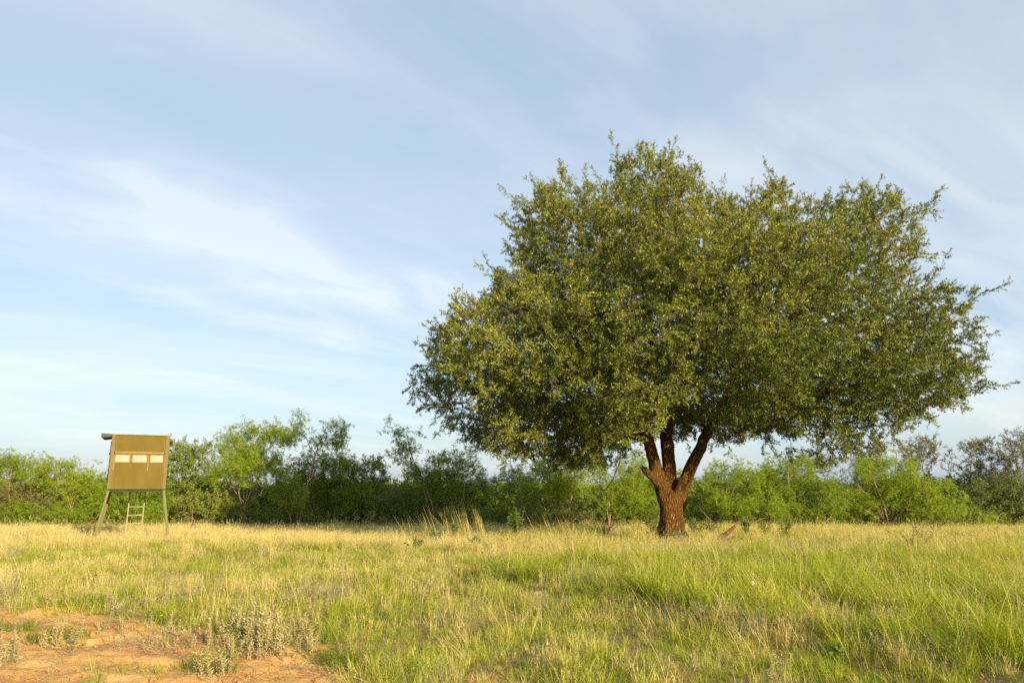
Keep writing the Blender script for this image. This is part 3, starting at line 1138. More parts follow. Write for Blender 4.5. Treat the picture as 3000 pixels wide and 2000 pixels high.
# leaf twigs on the outer wood
kids = np.zeros(len(NP), int)
for i in range(len(NP)):
    if PA[i] >= 0:
        kids[PA[i]] += 1
rng = np.random.default_rng(21)
pts, dirs, scl, tint = [], [], [], []
for i in range(hand_n, len(NP)):
    tipn = kids[i] == 0
    if rad[i] > 0.03:
        continue
    d = NP[i] - NP[PA[i]]
    d /= np.linalg.norm(d)
    outw = (NP[i] - OC)
    outw /= np.linalg.norm(outw)
    for _ in range(4 if tipn else (3 if rng.random() < 0.4 else 2)):
        v = d * 0.7 + outw * 0.5 + rng.normal(0, 0.6, 3) + np.array([0, 0, 0.18])
        pts.append(NP[i] + rng.normal(0, 0.07, 3) - OAK)
        dirs.append(v / np.linalg.norm(v))
        scl.append(rng.uniform(0.7, 1.15))
        tint.append(0)
    if tipn and rng.random() < (0.5 if NP[i][2] > 7 else 0.3):
        v = d * 0.5 + outw * 0.8 + rng.normal(0, 0.3, 3) + np.array([0, 0, 0.25])
        v /= np.linalg.norm(v)
        for q in range(int(rng.integers(2, 6))):
            vv = v + rng.normal(0, 0.16, 3)
            pts.append(NP[i] + v * 0.2 * q + rng.normal(0, 0.015, 3) - OAK)
            dirs.append(vv / np.linalg.norm(vv))
            scl.append(rng.uniform(0.6, 0.85))
            tint.append(0)
pts = np.array(pts)
near_b = np.array([np.argmin(((BOUGH_C - OAK - q) ** 2).sum(1)) for q in pts])
bough_t = rng.normal(0, 0.13, len(BOUGH_C))
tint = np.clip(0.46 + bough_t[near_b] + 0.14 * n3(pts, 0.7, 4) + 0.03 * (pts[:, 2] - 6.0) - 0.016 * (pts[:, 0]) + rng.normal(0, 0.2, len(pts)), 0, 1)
crown = scatter('crown', 'oak_twig', pts, orient(np.array(dirs), rng.uniform(0, 6.28, len(pts))), np.array(scl), tint, oak)
crown['kind'] = 'stuff'
print('OAK nodes', len(NP), 'twigs', len(pts))


# ------------------------------------------------------------------ the brush and trees along the field's edge
FPX, TH = 2150.0, R(10.95)


def at_(px, py, Y):
    """a point of the photograph at distance Y along the field, in metres"""
    u, v = (px - 1500) / FPX, (1000 - py) / FPX
    y = math.cos(TH) - v * math.sin(TH)
    z = math.sin(TH) + v * math.cos(TH)
    k = Y / y
    return np.array([k * u, Y, EYE + k * z])


def gpt(px, py):
    """where a point of the photograph meets the ground"""
    u, v = (px - 1500) / FPX, (1000 - py) / FPX
    y = math.cos(TH) - v * math.sin(TH)
    z = math.sin(TH) + v * math.cos(TH)
    g = 0.0
    for _ in range(4):
        k = (g - EYE) / z
        g = 0.5 * g + 0.5 * hz(k * u, k * y)
    return k * u, k * y


SEED = [100]
BACK = 1.33      # the brush line stands this much further than first paced out


def scrub(name, label, key, Y, base_px, blobs, bark='mesquite_bark', tint=0.5, dens=1.0, stems=None, cat='tree', size=1.0, droop=0.0, group=None, tip=0.006, clump=0.0, leafless=0.0):
    """a tree or shrub: crooked stems grown into the blobs (cx, cy, rx, ry in photo pixels at distance Y)"""
    Y = Y * BACK
    SEED[0] += 1
    sd = SEED[0]
    rg = np.random.default_rng(sd)
    bx = at_(base_px, 1535, Y)[0]
    base = np.array([bx, Y, hz(bx, Y)])
    root = empty(name, tuple(base))
    tag(root, label, cat, group)
    m_px = Y / FPX * 1.01
    els = []
    for k, (cx, cy, rx, ry) in enumerate(blobs):
        c = at_(cx, cy, Y)
        c[1] += rg.uniform(-0.3, 0.3) * rx * m_px
        els.append((c, np.array([rx * m_px, max(0.55, rx * m_px * 0.85), ry * m_px])))
    nd, pr = [base - np.array([0, 0, 0.08]), base + np.array([0, 0, 0.12])], [-1, 0]

    def path(a_i, target, amp=0.21):
        a = nd[a_i]
        n = max(2, int(np.linalg.norm(target - a) / 0.28))
        prev = a_i
        off = np.zeros(3)
        side = rg.normal(0, 1, 3) * np.array([1, 1, 0.3])
        side /= np.linalg.norm(side)
        for i in range(1, n + 1):
            f = i / n
            off += rg.normal(0, amp * 0.22, 3)
            q = a + (target - a) * f + side * math.sin(f * 3.1) * amp * 1.2 + off * (0.4 + 0.6 * f)
            nd.append(q)
            pr.append(prev)
            prev = len(nd) - 1
        return prev
    if stems:
        for st in stems:
            cur = 1
            for (px, py, dy) in st:
                tgt = at_(px, py, Y)
                tgt[1] += dy
                cur = path(cur, tgt, 0.09)
    else:
        for c, r in els:
            for _ in range(2 if r[0] > 0.8 else 1):
                tg = c + rg.normal(0, 0.3, 3) * r
                tg[2] = max(c[2] - 0.35 * r[2], base[2] + 0.3)
                path(1, tg)
    att = []
    for c, r in els:
        vol = 4.19 * r.prod()
        n = int(min(1100, max(60, vol * 14 * dens)))
        v = rg.normal(size=(n * 3, 3))
        v /= np.linalg.norm(v, axis=1)[:, None]
        f = rg.random(len(v)) ** 0.45
        p_ = c + v * f[:, None] * r
        lump = n3(p_, 0.66, sd % 9)
        ok = (p_[:, 2] > base[2] + 0.12) & (lump > -0.05 + clump)
        att.extend(p_[ok][:n])
    NPt, PAt = colonize(nd, pr, np.array(att), 0.265, 2.2, 0.32, 45, (0, 0, 0.03), sd)
    rd = pipe_radii(PAt, tip * 1.25, 2.3)
    link('trunk', branch_mesh('trunk', NPt - base, PAt, np.minimum(rd, 0.14), M[bark]), root)
    hn = len(nd)
    kd = np.bincount(PAt[PAt >= 0], minlength=len(NPt))
    sel, dr = [], []
    for i in range(2, len(NPt)):
        if rd[i] > 0.028 or (i < hn and kd[i]):
            continue
        if rg.random() < leafless:
            continue
        d = NPt[i] - NPt[PAt[i]]
        d /= np.linalg.norm(d) + 1e-9
        for _ in range(4 if kd[i] == 0 else 3):
            v = d * 0.6 + rg.normal(0, 0.65, 3) + np.array([0, 0, 0.1 - droop])
            sel.append(NPt[i] + rg.normal(0, 0.1, 3))
            dr.append(v / np.linalg.norm(v))
    sel = np.array(sel)
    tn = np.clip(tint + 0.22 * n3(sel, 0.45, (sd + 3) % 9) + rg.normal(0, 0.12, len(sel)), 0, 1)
    cr = scatter('crown', key, sel - base, orient(np.array(dr), rg.uniform(0, 6.28, len(sel))), rg.uniform(0.9, 1.55, len(sel)) * size, tn, root)
    cr['kind'] = 'stuff'
    return root


ME, EV, OL, HA = 'mesquite_spray', 'evergreen_twig', 'olive_twig', 'hackberry_twig'
G_ = 'brush along the far edge of the field'

# left of the blind
scrub('mesquite_tree', 'thin feathery mesquite cut by the left edge of the picture', ME, 31.5, 15, [(10, 1375, 60, 45), (75, 1370, 45, 40), (20, 1440, 70, 50)], tint=0.45, dens=0.8, group=G_)
scrub('mesquite_tree', 'rounded yellow-green mesquite with a bare forked trunk left of the hunting blind', ME, 31.0, 210, [(150, 1395, 68, 42), (215, 1410, 62, 46), (110, 1400, 40, 40), (255, 1445, 45, 35)], tint=0.75, dens=1.2, stems=[[(208, 1490, 0), (200, 1440, 0), (165, 1400, 0)], [(212, 1480, 0), (232, 1445, 0), (225, 1410, 0)], [(205, 1470, 0.2), (190, 1420, 0.3)]], group=G_)
scrub('olive_shrub', 'olive-brown leafy shrub low in the thicket at the left edge', OL, 31.2, 80, [(70, 1470, 75, 60), (140, 1500, 60, 40), (20, 1500, 50, 40)], 'dark_bark', 0.42, 1.3, cat='shrub', group=G_)
scrub('mesquite_shrub', 'small dark green shrub at the foot of the left thicket', ME, 30.2, 30, [(25, 1505, 55, 32), (80, 1515, 40, 25)], tint=0.25, dens=1.5, cat='shrub', group=G_)
scrub('mesquite_shrub', 'low green bush between the left thicket and the blind ladder', ME, 30.4, 240, [(200, 1510, 55, 25), (270, 1500, 50, 30)], tint=0.5, dens=1.4, cat='shrub', group=G_)
scrub('mesquite_tree', 'slender open mesquite just left of the blind wall', ME, 32.5, 300, [(300, 1405, 35, 35), (270, 1440, 45, 40), (335, 1440, 50, 50)], tint=0.42, dens=0.9, group=G_)
scrub('mesquite_tree', 'reddish leaning trunk with foliage seen under the blind', ME, 31.5, 362, [(400, 1450, 70, 50), (345, 1470, 60, 45), (450, 1470, 60, 45)], tint=0.3, dens=1.0, stems=[[(375, 1480, 0), (395, 1440, 0)], [(372, 1490, 0.2), (362, 1440, 0.2)]], group=G_)
scrub('mesquite_shrub', 'soft green bush on the ground beside the blind ladder', ME, 29.0, 440, [(440, 1512, 38, 26)], tint=0.4, dens=1.6, cat='shrub', group=G_)
# right of the blind
scrub('hackberry_tree', 'dense dark leafy tree rising behind the right wall of the blind', HA, 32.5, 530, [(530, 1340, 62, 48), (590, 1345, 55, 48), (520, 1420, 60, 60), (580, 1420, 60, 55)], 'mesquite_bark', 0.45, 2.4, stems=[[(560, 1490, 0), (540, 1420, 0), (520, 1370, 0)], [(570, 1460, 0.2), (560, 1410, 0.2), (590, 1350, 0.2)]], group=G_)
scrub('mesquite_tree', 'tall feathery mesquite with the highest crown between the blind and the leaning mesquite', ME, 32.8, 720, [(720, 1265, 52, 36), (685, 1300, 50, 36), (765, 1280, 50, 40), (800, 1290, 50, 40), (740, 1340, 85, 45), (690, 1370, 60, 45)], tint=0.55, dens=1.2, group=G_, droop=0.15)
scrub('mesquite_tree', 'bright mesquite with a pale bare forked trunk at the field edge', ME, 30.0, 712, [(740, 1375, 75, 38), (670, 1385, 55, 36), (800, 1380, 45, 38)], tint=0.7, dens=1.1, stems=[[(712, 1480, 0), (703, 1420, 0), (690, 1390, 0)], [(714, 1480, -.1), (745, 1420, -.1), (760, 1385, 0)], [(710, 1470, .1), (672, 1420, .1), (655, 1400, .1)], [(718, 1490, .1), (760, 1450, .2), (790, 1410, .2)]], group=G_, tip=0.008)
scrub('olive_shrub', 'yellow-green leafy shrub right of the blind legs', HA, 30.3, 590, [(570, 1490, 50, 45), (620, 1470, 50, 45), (640, 1515, 45, 25)], 'mesquite_bark', 0.85, 1.2, cat='shrub', group=G_)
scrub('mesquite_shrub', 'tangled thin-stemmed brush below the pale forked mesquite', HA, 30.6, 770, [(760, 1490, 60, 35), (690, 1505, 45, 25), (810, 1500, 40, 28)], 'mesquite_bark', 0.6, 1.0, cat='shrub', group=G_, leafless=0.35)
scrub('mesquite_tree', 'tall slender mesquite with a pinkish trunk leaning right under an umbrella crown', ME, 30.6, 872, [(880, 1255, 26, 32), (850, 1285, 36, 28), (935, 1262, 48, 30), (985, 1265, 30, 36), (960, 1300, 40, 18), (990, 1310, 22, 18)], tint=0.4, dens=0.95, stems=[[(880, 1480, 0), (895, 1430, 0), (918, 1390, 0), (922, 1325, 0), (905, 1295, 0), (885, 1270, 0)], [(922, 1322, 0), (945, 1300, 0), (965, 1275, 0)], [(900, 1425, 0), (935, 1385, 0.1), (950, 1340, 0.1), (975, 1312, 0.1)]], group=G_, tip=0.007, droop=0.2)
scrub('mesquite_shrub', 'small yellow-green mesquite with pink stems at the leaning trunk', ME, 30.2, 853, [(850, 1420, 40, 28), (870, 1455, 30, 25), (835, 1465, 28, 25)], tint=0.85, dens=1.3, stems=[[(845, 1500, 0), (840, 1455, 0)], [(855, 1490, 0), (862, 1440, 0)]], cat='shrub', group=G_)
scrub('mesquite_tree', 'green mesquite filling the gap behind the slender leaning trunk', ME, 33.0, 930, [(930, 1360, 60, 38), (990, 1370, 55, 36), (880, 1400, 60, 45), (960, 1440, 75, 55)], tint=0.35, dens=1.2, group=G_)
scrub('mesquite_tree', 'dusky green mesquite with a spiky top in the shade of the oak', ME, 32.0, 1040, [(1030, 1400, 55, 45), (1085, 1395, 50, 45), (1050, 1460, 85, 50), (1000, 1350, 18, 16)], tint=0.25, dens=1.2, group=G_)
scrub('evergreen_shrub', 'dark leafy shrub whose pointed tip stands beside the shaded mesquite', EV, 32.6, 1090, [(1090, 1365, 24, 28), (1100, 1420, 50, 45)], 'dark_bark', 0.6, 1.2, cat='shrub', group=G_)
# under the oak's left side
scrub('mesquite_tree', 'wispy half-bare mesquite with tufts leaning left beside the oak', ME, 30.8, 1270, [(1153, 1248, 15, 24), (1180, 1300, 18, 14), (1185, 1335, 26, 18), (1210, 1320, 16, 16), (1175, 1255, 14, 10), (1250, 1380, 60, 30)], tint=0.3, dens=1.3, stems=[[(1262, 1450, 0), (1230, 1385, 0), (1200, 1320, 0), (1192, 1270, 0), (1175, 1245, 0), (1155, 1245, 0)], [(1228, 1380, 0), (1208, 1345, 0), (1185, 1330, 0)], [(1200, 1315, 0), (1222, 1275, .1)], [(1262, 1440, 0), (1275, 1400, 0), (1260, 1380, 0)]], group=G_, droop=0.3, tip=0.007)
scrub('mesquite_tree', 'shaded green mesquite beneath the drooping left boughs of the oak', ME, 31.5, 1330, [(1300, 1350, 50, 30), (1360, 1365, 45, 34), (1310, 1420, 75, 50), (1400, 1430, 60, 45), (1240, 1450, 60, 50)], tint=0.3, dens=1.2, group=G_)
scrub('evergreen_shrub', 'dark shrub at ground level left of the tall dry grass', EV, 31.0, 1190, [(1180, 1480, 60, 45), (1130, 1495, 45, 35)], 'dark_bark', 0.45, 1.2, cat='shrub', group=G_)
scrub('mesquite_tree', 'small mesquite with a pale crown against the sky gap below the oak', ME, 32.0, 1500, [(1510, 1400, 32, 22), (1490, 1440, 50, 40), (1550, 1450, 45, 40)], tint=0.45, dens=1.1, group=G_)
scrub('mesquite_tree', 'bright mesquite canopy under the left limb of the oak', ME, 30.5, 1660, [(1610, 1378, 55, 42), (1685, 1368, 60, 46), (1640, 1430, 70, 45), (1570, 1405, 38, 40)], tint=0.85, dens=1.5, stems=[[(1640, 1490, 0), (1610, 1440, 0)], [(1665, 1480, 0), (1690, 1420, 0)]], group=G_)
scrub('brown_brush', 'brown twiggy brush in front of the bright mesquite', OL, 29.6, 1610, [(1590, 1500, 75, 32), (1680, 1510, 60, 28), (1530, 1510, 45, 25)], 'mesquite_bark', 0.4, 1.0, cat='shrub', group=G_, leafless=0.3)
scrub('mesquite_tree', 'green mesquite with bare pale forked branches left of the oak trunk', ME, 31.0, 1785, [(1765, 1382, 62, 48), (1835, 1372, 55, 48), (1800, 1445, 75, 50)], tint=0.65, dens=1.1, stems=[[(1780, 1460, -.3), (1758, 1430, -.4), (1760, 1385, -.4)], [(1782, 1450, -.3), (1800, 1420, -.3), (1815, 1380, -.2)]], group=G_)
scrub('mesquite_tree', 'green mesquite directly behind the oak trunk', ME, 32.0, 1900, [(1890, 1410, 50, 40), (1940, 1420, 45, 40), (1880, 1470, 70, 45)], tint=0.5, dens=1.0, group=G_)
# right of the oak trunk
scrub('mesquite_tree', 'soft pale green mesquite just right of the oak trunk', ME, 31.0, 2120, [(2080, 1430, 50, 40), (2140, 1400, 60, 42), (2190, 1420, 50, 45), (2120, 1470, 80, 45)], tint=0.55, dens=1.3, group=G_)
scrub('mesquite_tree', 'fresh green mesquite below the right boughs of the oak', ME, 31.5, 2310, [(2270, 1390, 55, 38), (2330, 1375, 60, 40), (2310, 1430, 80, 50), (2230, 1430, 50, 45)], tint=0.62, dens=1.3, group=G_)
scrub('mesquite_shrub', 'grey-green shrub with pale upright twigs in the middle of the right brush', ME, 30.3, 2390, [(2400, 1450, 55, 42), (2350, 1490, 60, 30), (2440, 1480, 45, 35)], tint=0.35, dens=1.1, cat='shrub', group=G_, leafless=0.15)
scrub('mesquite_shrub', 'low green bush in front of the pale mesquite by the trunk', ME, 29.8, 2180, [(2170, 1500, 60, 30), (2250, 1500, 55, 28)], tint=0.5, dens=1.4, cat='shrub', group=G_)
scrub('olive_tree', 'brownish olive tree top showing between the oak and the bright bush', OL, 34.0, 2370, [(2360, 1350, 40, 20), (2430, 1365, 45, 30), (2470, 1350, 30, 25)], 'dark_bark', 0.5, 1.1, group=G_)
scrub('mesquite_tree', 'largest bright green mesquite bush right of the oak', ME, 30.8, 2600, [(2530, 1390, 60, 42), (2590, 1370, 60, 40), (2650, 1385, 60, 42), (2560, 1440, 80, 50), (2660, 1440, 75, 45), (2500, 1450, 50, 50)], tint=0.72, dens=1.5, group=G_)
scrub('mesquite_shrub', 'yellow-green rounded bush ending the bright brush beside the dark oaks', ME, 30.0, 2770, [(2760, 1455, 45, 32), (2790, 1490, 32, 28), (2720, 1490, 55, 35), (2700, 1430, 45, 26)], tint=0.88, dens=1.5, cat='shrub', group=G_)
scrub('small_oak', 'small umbrella-shaped oak with sky showing through its branches', OL, 36.0, 2712, [(2712, 1305, 50, 22), (2680, 1330, 40, 20), (2750, 1330, 45, 22), (2712, 1345, 60, 20)], 'dark_bark', 0.62, 2.2, stems=[[(2712, 1395, 0), (2700, 1360, 0), (2680, 1330, 0)], [(2714, 1390, 0), (2735, 1355, .1), (2755, 1330, .1)], [(2712, 1385, .1), (2715, 1340, .2)]], group=G_)
scrub('small_oak', 'grey-olive oak standing between the umbrella-shaped oak and the right edge', OL, 35.0, 2860, [(2850, 1330, 40, 36), (2900, 1325, 42, 38), (2820, 1370, 45, 35), (2880, 1390, 60, 45)], 'dark_bark', 0.6, 2.4, group=G_)
scrub('small_oak', 'tallest olive oak cut by the right edge of the picture', OL, 34.0, 2975, [(2985, 1290, 36, 30), (2960, 1340, 55, 40), (3020, 1330, 60, 55), (2960, 1400, 60, 45)], 'dark_bark', 0.6, 2.6, group=G_)
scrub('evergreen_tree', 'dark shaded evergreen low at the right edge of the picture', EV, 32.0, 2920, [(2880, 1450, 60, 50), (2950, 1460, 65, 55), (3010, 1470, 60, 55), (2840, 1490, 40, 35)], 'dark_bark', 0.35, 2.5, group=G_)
scrub('sapling', 'pale green sapling in front of the dark evergreen', ME, 28.5, 2900, [(2892, 1520, 16, 10), (2905, 1528, 14, 8)], tint=0.9, dens=3.0, cat='sapling')

# dead wood
def dead_branch(name, label, pts, rads, mat='grey_wood', cat='branch', twigs=()):
    root = empty(name, tuple(pts[0]))
    tag(root, label, cat)
    P0 = np.array(pts[0])
    mb = MB()
    q, r = wobble(pts, rads, 0.12, 0.015, len(pts))
    mb.tube(q - P0, r, 6)
    mb.build('branch', M[mat], root, True)
    for tw in twigs:
        mb = MB()
        q, r = wobble(tw[0], tw[1], 0.1, 0.012, 3)
        mb.tube(q - P0, r, 5)
        mb.build('twig', M[mat], root, True)
    return root


dead_branch('dead_snag', 'curling bare grey snag against the sky above the bright bush', [at_(2622, 1420, 33 * BACK), at_(2625, 1345, 33 * BACK), at_(2630, 1328, 33 * BACK), at_(2615, 1318, 33 * BACK), at_(2622, 1308, 33 * BACK), at_(2612, 1302, 33 * BACK), at_(2606, 1304, 33 * BACK)], [0.05, 0.04, 0.032, 0.028, 0.022, 0.016, 0.01])
dead_branch('dead_branch', 'bleached dead branch arching over the grass below the dark evergreen', [at_(2915, 1540, 29.3 * BACK), at_(2922, 1512, 29.3 * BACK), at_(2935, 1500, 29.3 * BACK), at_(2952, 1502, 29.3 * BACK)], [0.03, 0.026, 0.018, 0.008], twigs=[([at_(2930, 1503, 29.3 * BACK), at_(2925, 1492, 29.4 * BACK)], [0.014, 0.006])])
dead_branch('dead_branch', 'thin pale fallen branch slanting beside the oak trunk', [at_(2048, 1484, 29.2 * BACK), at_(2062, 1502, 29.0 * BACK), at_(2082, 1524, 28.8 * BACK)], [0.012, 0.018, 0.024])
dead_branch('dead_branch', 'bare leaning stick with two prongs in the brush above the dry grass', [at_(1340, 1485, 28.8 * BACK), at_(1356, 1462, 28.9 * BACK), at_(1362, 1430, 29.0 * BACK), at_(1360, 1395, 29.2 * BACK)], [0.02, 0.016, 0.012, 0.006])
dead_branch('dead_branch', 'long bare arching stem hanging in front of the mesquite left of the oak', [at_(1822, 1300, 24.5), at_(1815, 1360, 24.8), at_(1790, 1415, 25.2), at_(1768, 1443, 25.4), at_(1755, 1420, 25.6), at_(1758, 1378, 25.8)], [0.014, 0.018, 0.022, 0.025, 0.018, 0.01], 'mesquite_bark')

# broken slab of a fallen limb, right of the trunk
root = empty('fallen_limb', (6.05, 21.4, hz(6.05, 21.4)))
tag(root, 'broken reddish limb end jutting from the grass right of the oak trunk', 'log')
mb = MB()
q, r = wobble([(-0.32, 0.05, 0.02), (-0.1, 0.0, 0.22), (0.12, 0.0, 0.40), (0.27, -0.02, 0.54)], [0.08, 0.075, 0.055, 0.035], 0.08, 0.008, 5)
mb.tube(q, r, 9)
mb.build('limb', M['red_wood'], root, True)
mb = MB()
for i in range(9):
    b_ = Vector((0.25 + ru(-.03, .03), ru(-.04, .04), 0.52 + ru(-.04, .03)))
    mb.tube([b_, b_ + Vector((ru(.05, .14), ru(-.02, .02), ru(.04, .10)))], [0.022, 0.003], 4)
mb.build('splinter', M['grey_wood'], root)
mb = MB()
q, r = wobble([(-0.2, -0.12, 0.0), (0.0, -0.14, 0.12), (0.22, -0.12, 0.22)], [0.07, 0.08, 0.03], 0.08, 0.01, 6)
mb.tube(q, r, 8)
mb.build('bark_slab', M['red_wood'], root, True)

# thick brush further back that reads as one mass
def mass(name, label, key, xs, ys, top, n, size, tint, seed, cat, zmin=0.05):
    rg = np.random.default_rng(seed)
    x = rg.uniform(xs[0], xs[1], n)
    y = rg.uniform(ys[0], ys[1], n)
    tp = top * (0.55 + 0.75 * nz(x, y, 1.6, seed % 7))
    z = zmin + (tp - zmin) * rg.random(n) ** 0.8
    pts = np.stack([x, y, z + height(x, y)], 1)
    d = rg.normal(0, 0.6, (n, 3)) + np.array([0, -0.2, 0.6])
    d /= np.linalg.norm(d, axis=1)[:, None]
    tn = np.clip(tint + 0.2 * n3(pts, 0.6, seed % 9) + rg.normal(0, 0.12, n), 0, 1)
    o = scatter(name, key, pts, orient(d, rg.uniform(0, 6.28, n)), rg.uniform(0.8, 1.3, n) * size, tn)
    return tag(o, label, cat, kind='stuff')


mass('thicket', 'dusky mass of brush closing the view behind the field edge', HA, (-46, 46), (48, 54), 2.0, 8000, 2.5, 0.4, 5, 'thicket')
mass('undergrowth', 'low tangled undergrowth at the foot of the brush', HA, (-42, 42), (41, 46), 0.75, 5500, 1.4, 0.8, 6, 'undergrowth')

# ------------------------------------------------------------------ hunting blind on legs
BX, BY = -12.27, 24.5
blind = empty('hunting_blind', (BX, BY, 0.0), R(25.5))
tag(blind, 'tan box hunting blind on four splayed legs with three pale windows', 'hunting blind')
W2, D2, Z0, Z1 = 0.83, 0.78, 1.43, 3.13
F = -D2
mb = MB(); mb.box((-W2 + 0.10, F, Z0), (W2 - 0.10, F + 0.04, Z0 + 0.83)); mb.build('front_panel', M['blind_paint'], blind, bevel=0.004)
mb = MB(); mb.box((-W2 + 0.10, F, Z0 + 1.145), (W2 - 0.10, F + 0.04, Z1 - 0.01)); mb.build('front_panel', M['blind_paint'], blind, bevel=0.004)
for sx in (-1, 1):
    mb = MB(); mb.box((sx * W2 - 0.055 - sx * 0.05, F - 0.02, Z0 - 0.005), (sx * W2 + 0.055 - sx * 0.05, F + 0.06, Z1)); mb.build('corner_post', M['blind_trim'], blind, bevel=0.006)
    mb = MB(); mb.box((sx * (W2 - 0.135) - 0.012, F - 0.012, Z0 + 0.01), (sx * (W2 - 0.135) + 0.012, F, Z1 - 0.02)); mb.build('batten', M['blind_trim'], blind, bevel=0.003)
    mb = MB(); mb.box((min(sx * W2, sx * (W2 - 0.03)), F + 0.06, Z0), (max(sx * W2, sx * (W2 - 0.03)), D2, Z1 - 0.02)); mb.build('side_wall', M['blind_paint'], blind, bevel=0.004)
mb = MB(); mb.box((-W2 + 0.03, D2 - 0.04, Z0), (W2 - 0.03, D2, Z1 - 0.02)); mb.build('back_wall', M['blind_paint'], blind)
mb = MB(); mb.box((-W2 + 0.02, F + 0.02, Z0 - 0.075), (W2 - 0.02, D2 - 0.02, Z0 - 0.006)); mb.build('floor_frame', M['black'], blind)
# drip rail above the windows and the sill
mb = MB(); mb.box((-W2 + 0.12, F - 0.045, Z0 + 1.125), (W2 - 0.12, F - 0.002, Z0 + 1.165)); mb.build('drip_rail', M['bare_edge'], blind, bevel=0.006)
mb = MB(); mb.box((-W2 + 0.12, F - 0.03, Z0 + 1.09), (W2 - 0.12, F + 0.03, Z0 + 1.124)); mb.build('window_header', M['blind_trim'], blind, bevel=0.003)
wins = [(-0.70, -0.27), (-0.21, 0.225), (0.30, 0.705)]
for i, (a, b_) in enumerate(wins):
    mb = MB()
    mb.box((a, F + 0.006, Z0 + 0.832), (a + 0.022, F + 0.03, Z0 + 1.088))
    mb.box((b_ - 0.022, F + 0.006, Z0 + 0.832), (b_, F + 0.03, Z0 + 1.088))
    mb.box((a + 0.0225, F + 0.006, Z0 + 0.832), (b_ - 0.0225, F + 0.03, Z0 + 0.848))
    win = mb.build('window', M['bare_edge'], blind)
    mb = MB(); mb.box((a + 0.023, F + 0.016, Z0 + 0.849), (b_ - 0.023, F + 0.024, Z0 + 1.045)); mb.build('pane', M['curtain'], win)
    mb = MB()
    n = 12
    for k in range(n):
        xa = a + 0.023 + (b_ - a - 0.046) * k / n
        xb = a + 0.023 + (b_ - a - 0.046) * (k + 1) / n
        mb.box((xa, F + 0.017, Z0 + 1.0455 - ru(0.0, 0.02) * (k % 3)), (xb - 0.0005, F + 0.023, Z0 + 1.088))
    mb.build('grime_strip', M['grime'], win)
for i, x in enumerate((-0.715, -0.24, 0.262, 0.72)):
    mb = MB(); mb.box((x - 0.028 + (0.012 if i in (0, 3) else 0), F + 0.001, Z0 + 0.83), (x + 0.028 - (0.012 if i in (0, 3) else 0), F + 0.036, Z0 + 1.09)); mb.build('mullion', M['blind_trim'], blind)
    ln = (0.24, 0.22, 0.27, 0.12)[i]
    mb = MB(); mb.box((x - 0.012, F - 0.012, Z0 + 0.83 - ln), (x + 0.010, F - 0.001, Z0 + 1.05)); mb.build('slide_track', M['bare_edge'] if i in (0, 2) else M['blind_trim'], blind, bevel=0.003)
mb = MB(); mb.box((0.70, F - 0.006, Z0 + 0.86), (0.735, F - 0.001, Z0 + 1.09)); mb.build('trim_strip', M['bare_edge'], blind)
# roof sheet with end overhangs
mb = MB(); mb.box((-W2 - 0.01, F - 0.03, Z1 + 0.002), (W2 + 0.01, D2 + 0.05, Z1 + 0.028)); mb.build('roof', M['roof_metal'], blind, bevel=0.005)
mb = MB()
mb.add([(-W2 - 0.02, F + 0.0, Z1 + 0.02), (-W2 - 0.02, F + 0.0, Z1 - 0.07), (-W2 - 0.30, F + 0.0, Z1 - 0.105), (-W2 - 0.32, F + 0.0, Z1 + 0.035),
        (-W2 - 0.02, D2, Z1 + 0.02), (-W2 - 0.02, D2, Z1 - 0.07), (-W2 - 0.30, D2, Z1 - 0.105), (-W2 - 0.32, D2, Z1 + 0.035)],
       [(0, 1, 2, 3), (7, 6, 5, 4), (0, 3, 7, 4), (1, 5, 6, 2), (3, 2, 6, 7), (0, 4, 5, 1)])
mb.build('awning', M['dark_metal'], blind, bevel=0.006)
mb = MB()
mb.add([(W2 + 0.004, F + 0.3, Z1 - 0.06), (W2 + 0.13, F + 0.3, Z1 - 0.15), (W2 + 0.10, F + 0.3, Z1 - 0.20), (W2 + 0.004, F + 0.3, Z1 - 0.17),
        (W2 + 0.004, D2, Z1 - 0.06), (W2 + 0.13, D2, Z1 - 0.15), (W2 + 0.10, D2, Z1 - 0.20), (W2 + 0.004, D2, Z1 - 0.17)],
       [(0, 1, 2, 3), (7, 6, 5, 4), (0, 4, 5, 1), (1, 5, 6, 2), (2, 6, 7, 3), (3, 7, 4, 0)])
mb.build('awning', M['dark_metal'], blind)
mb = MB(); mb.box((-W2 - 0.035, F + 0.25, Z0 + 0.2), (-W2 - 0.002, D2 - 0.3, Z0 + 1.5)); mb.build('side_door', M['dark_metal'], blind)
mb = MB(); mb.box((-W2 - 0.065, F + 0.32, Z0 + 1.08), (-W2 - 0.036, F + 0.38, Z0 + 1.14)); mb.build('hinge', M['black'], blind)
for sx in (-1, 1):
    for sy in (-1, 1):
        mb = MB()
        p0 = Vector((sx * (W2 - 0.05), sy * (D2 - 0.06), Z0 - 0.004))
        p1 = Vector((sx * (W2 + 0.26), sy * (D2 + 0.18), -0.40))
        mb.bar(p0, p1, 0.07, 0.07)
        mb.build('leg', M['leg_paint'], blind, bevel=0.006)
ladder = empty('ladder', (0, 0, 0))
ladder.parent = blind
for x in (-0.23, 0.23):
    mb = MB(); mb.bar((x + 0.02, 0.55, 1.36), (x - 0.02, 1.15, -0.40), 0.036, 0.036); mb.build('rail', M['ladder_paint'], ladder)
for k in range(5):
    f = 0.16 + 0.185 * k
    mb = MB(); mb.bar((-0.235 + 0.02 - 0.04 * f, 0.55 + 0.6 * f, 1.36 - 1.5 * f), (0.235 + 0.02 - 0.04 * f, 0.55 + 0.6 * f, 1.36 - 1.5 * f), 0.03, 0.026); mb.build('rung', M['ladder_paint'], ladder)
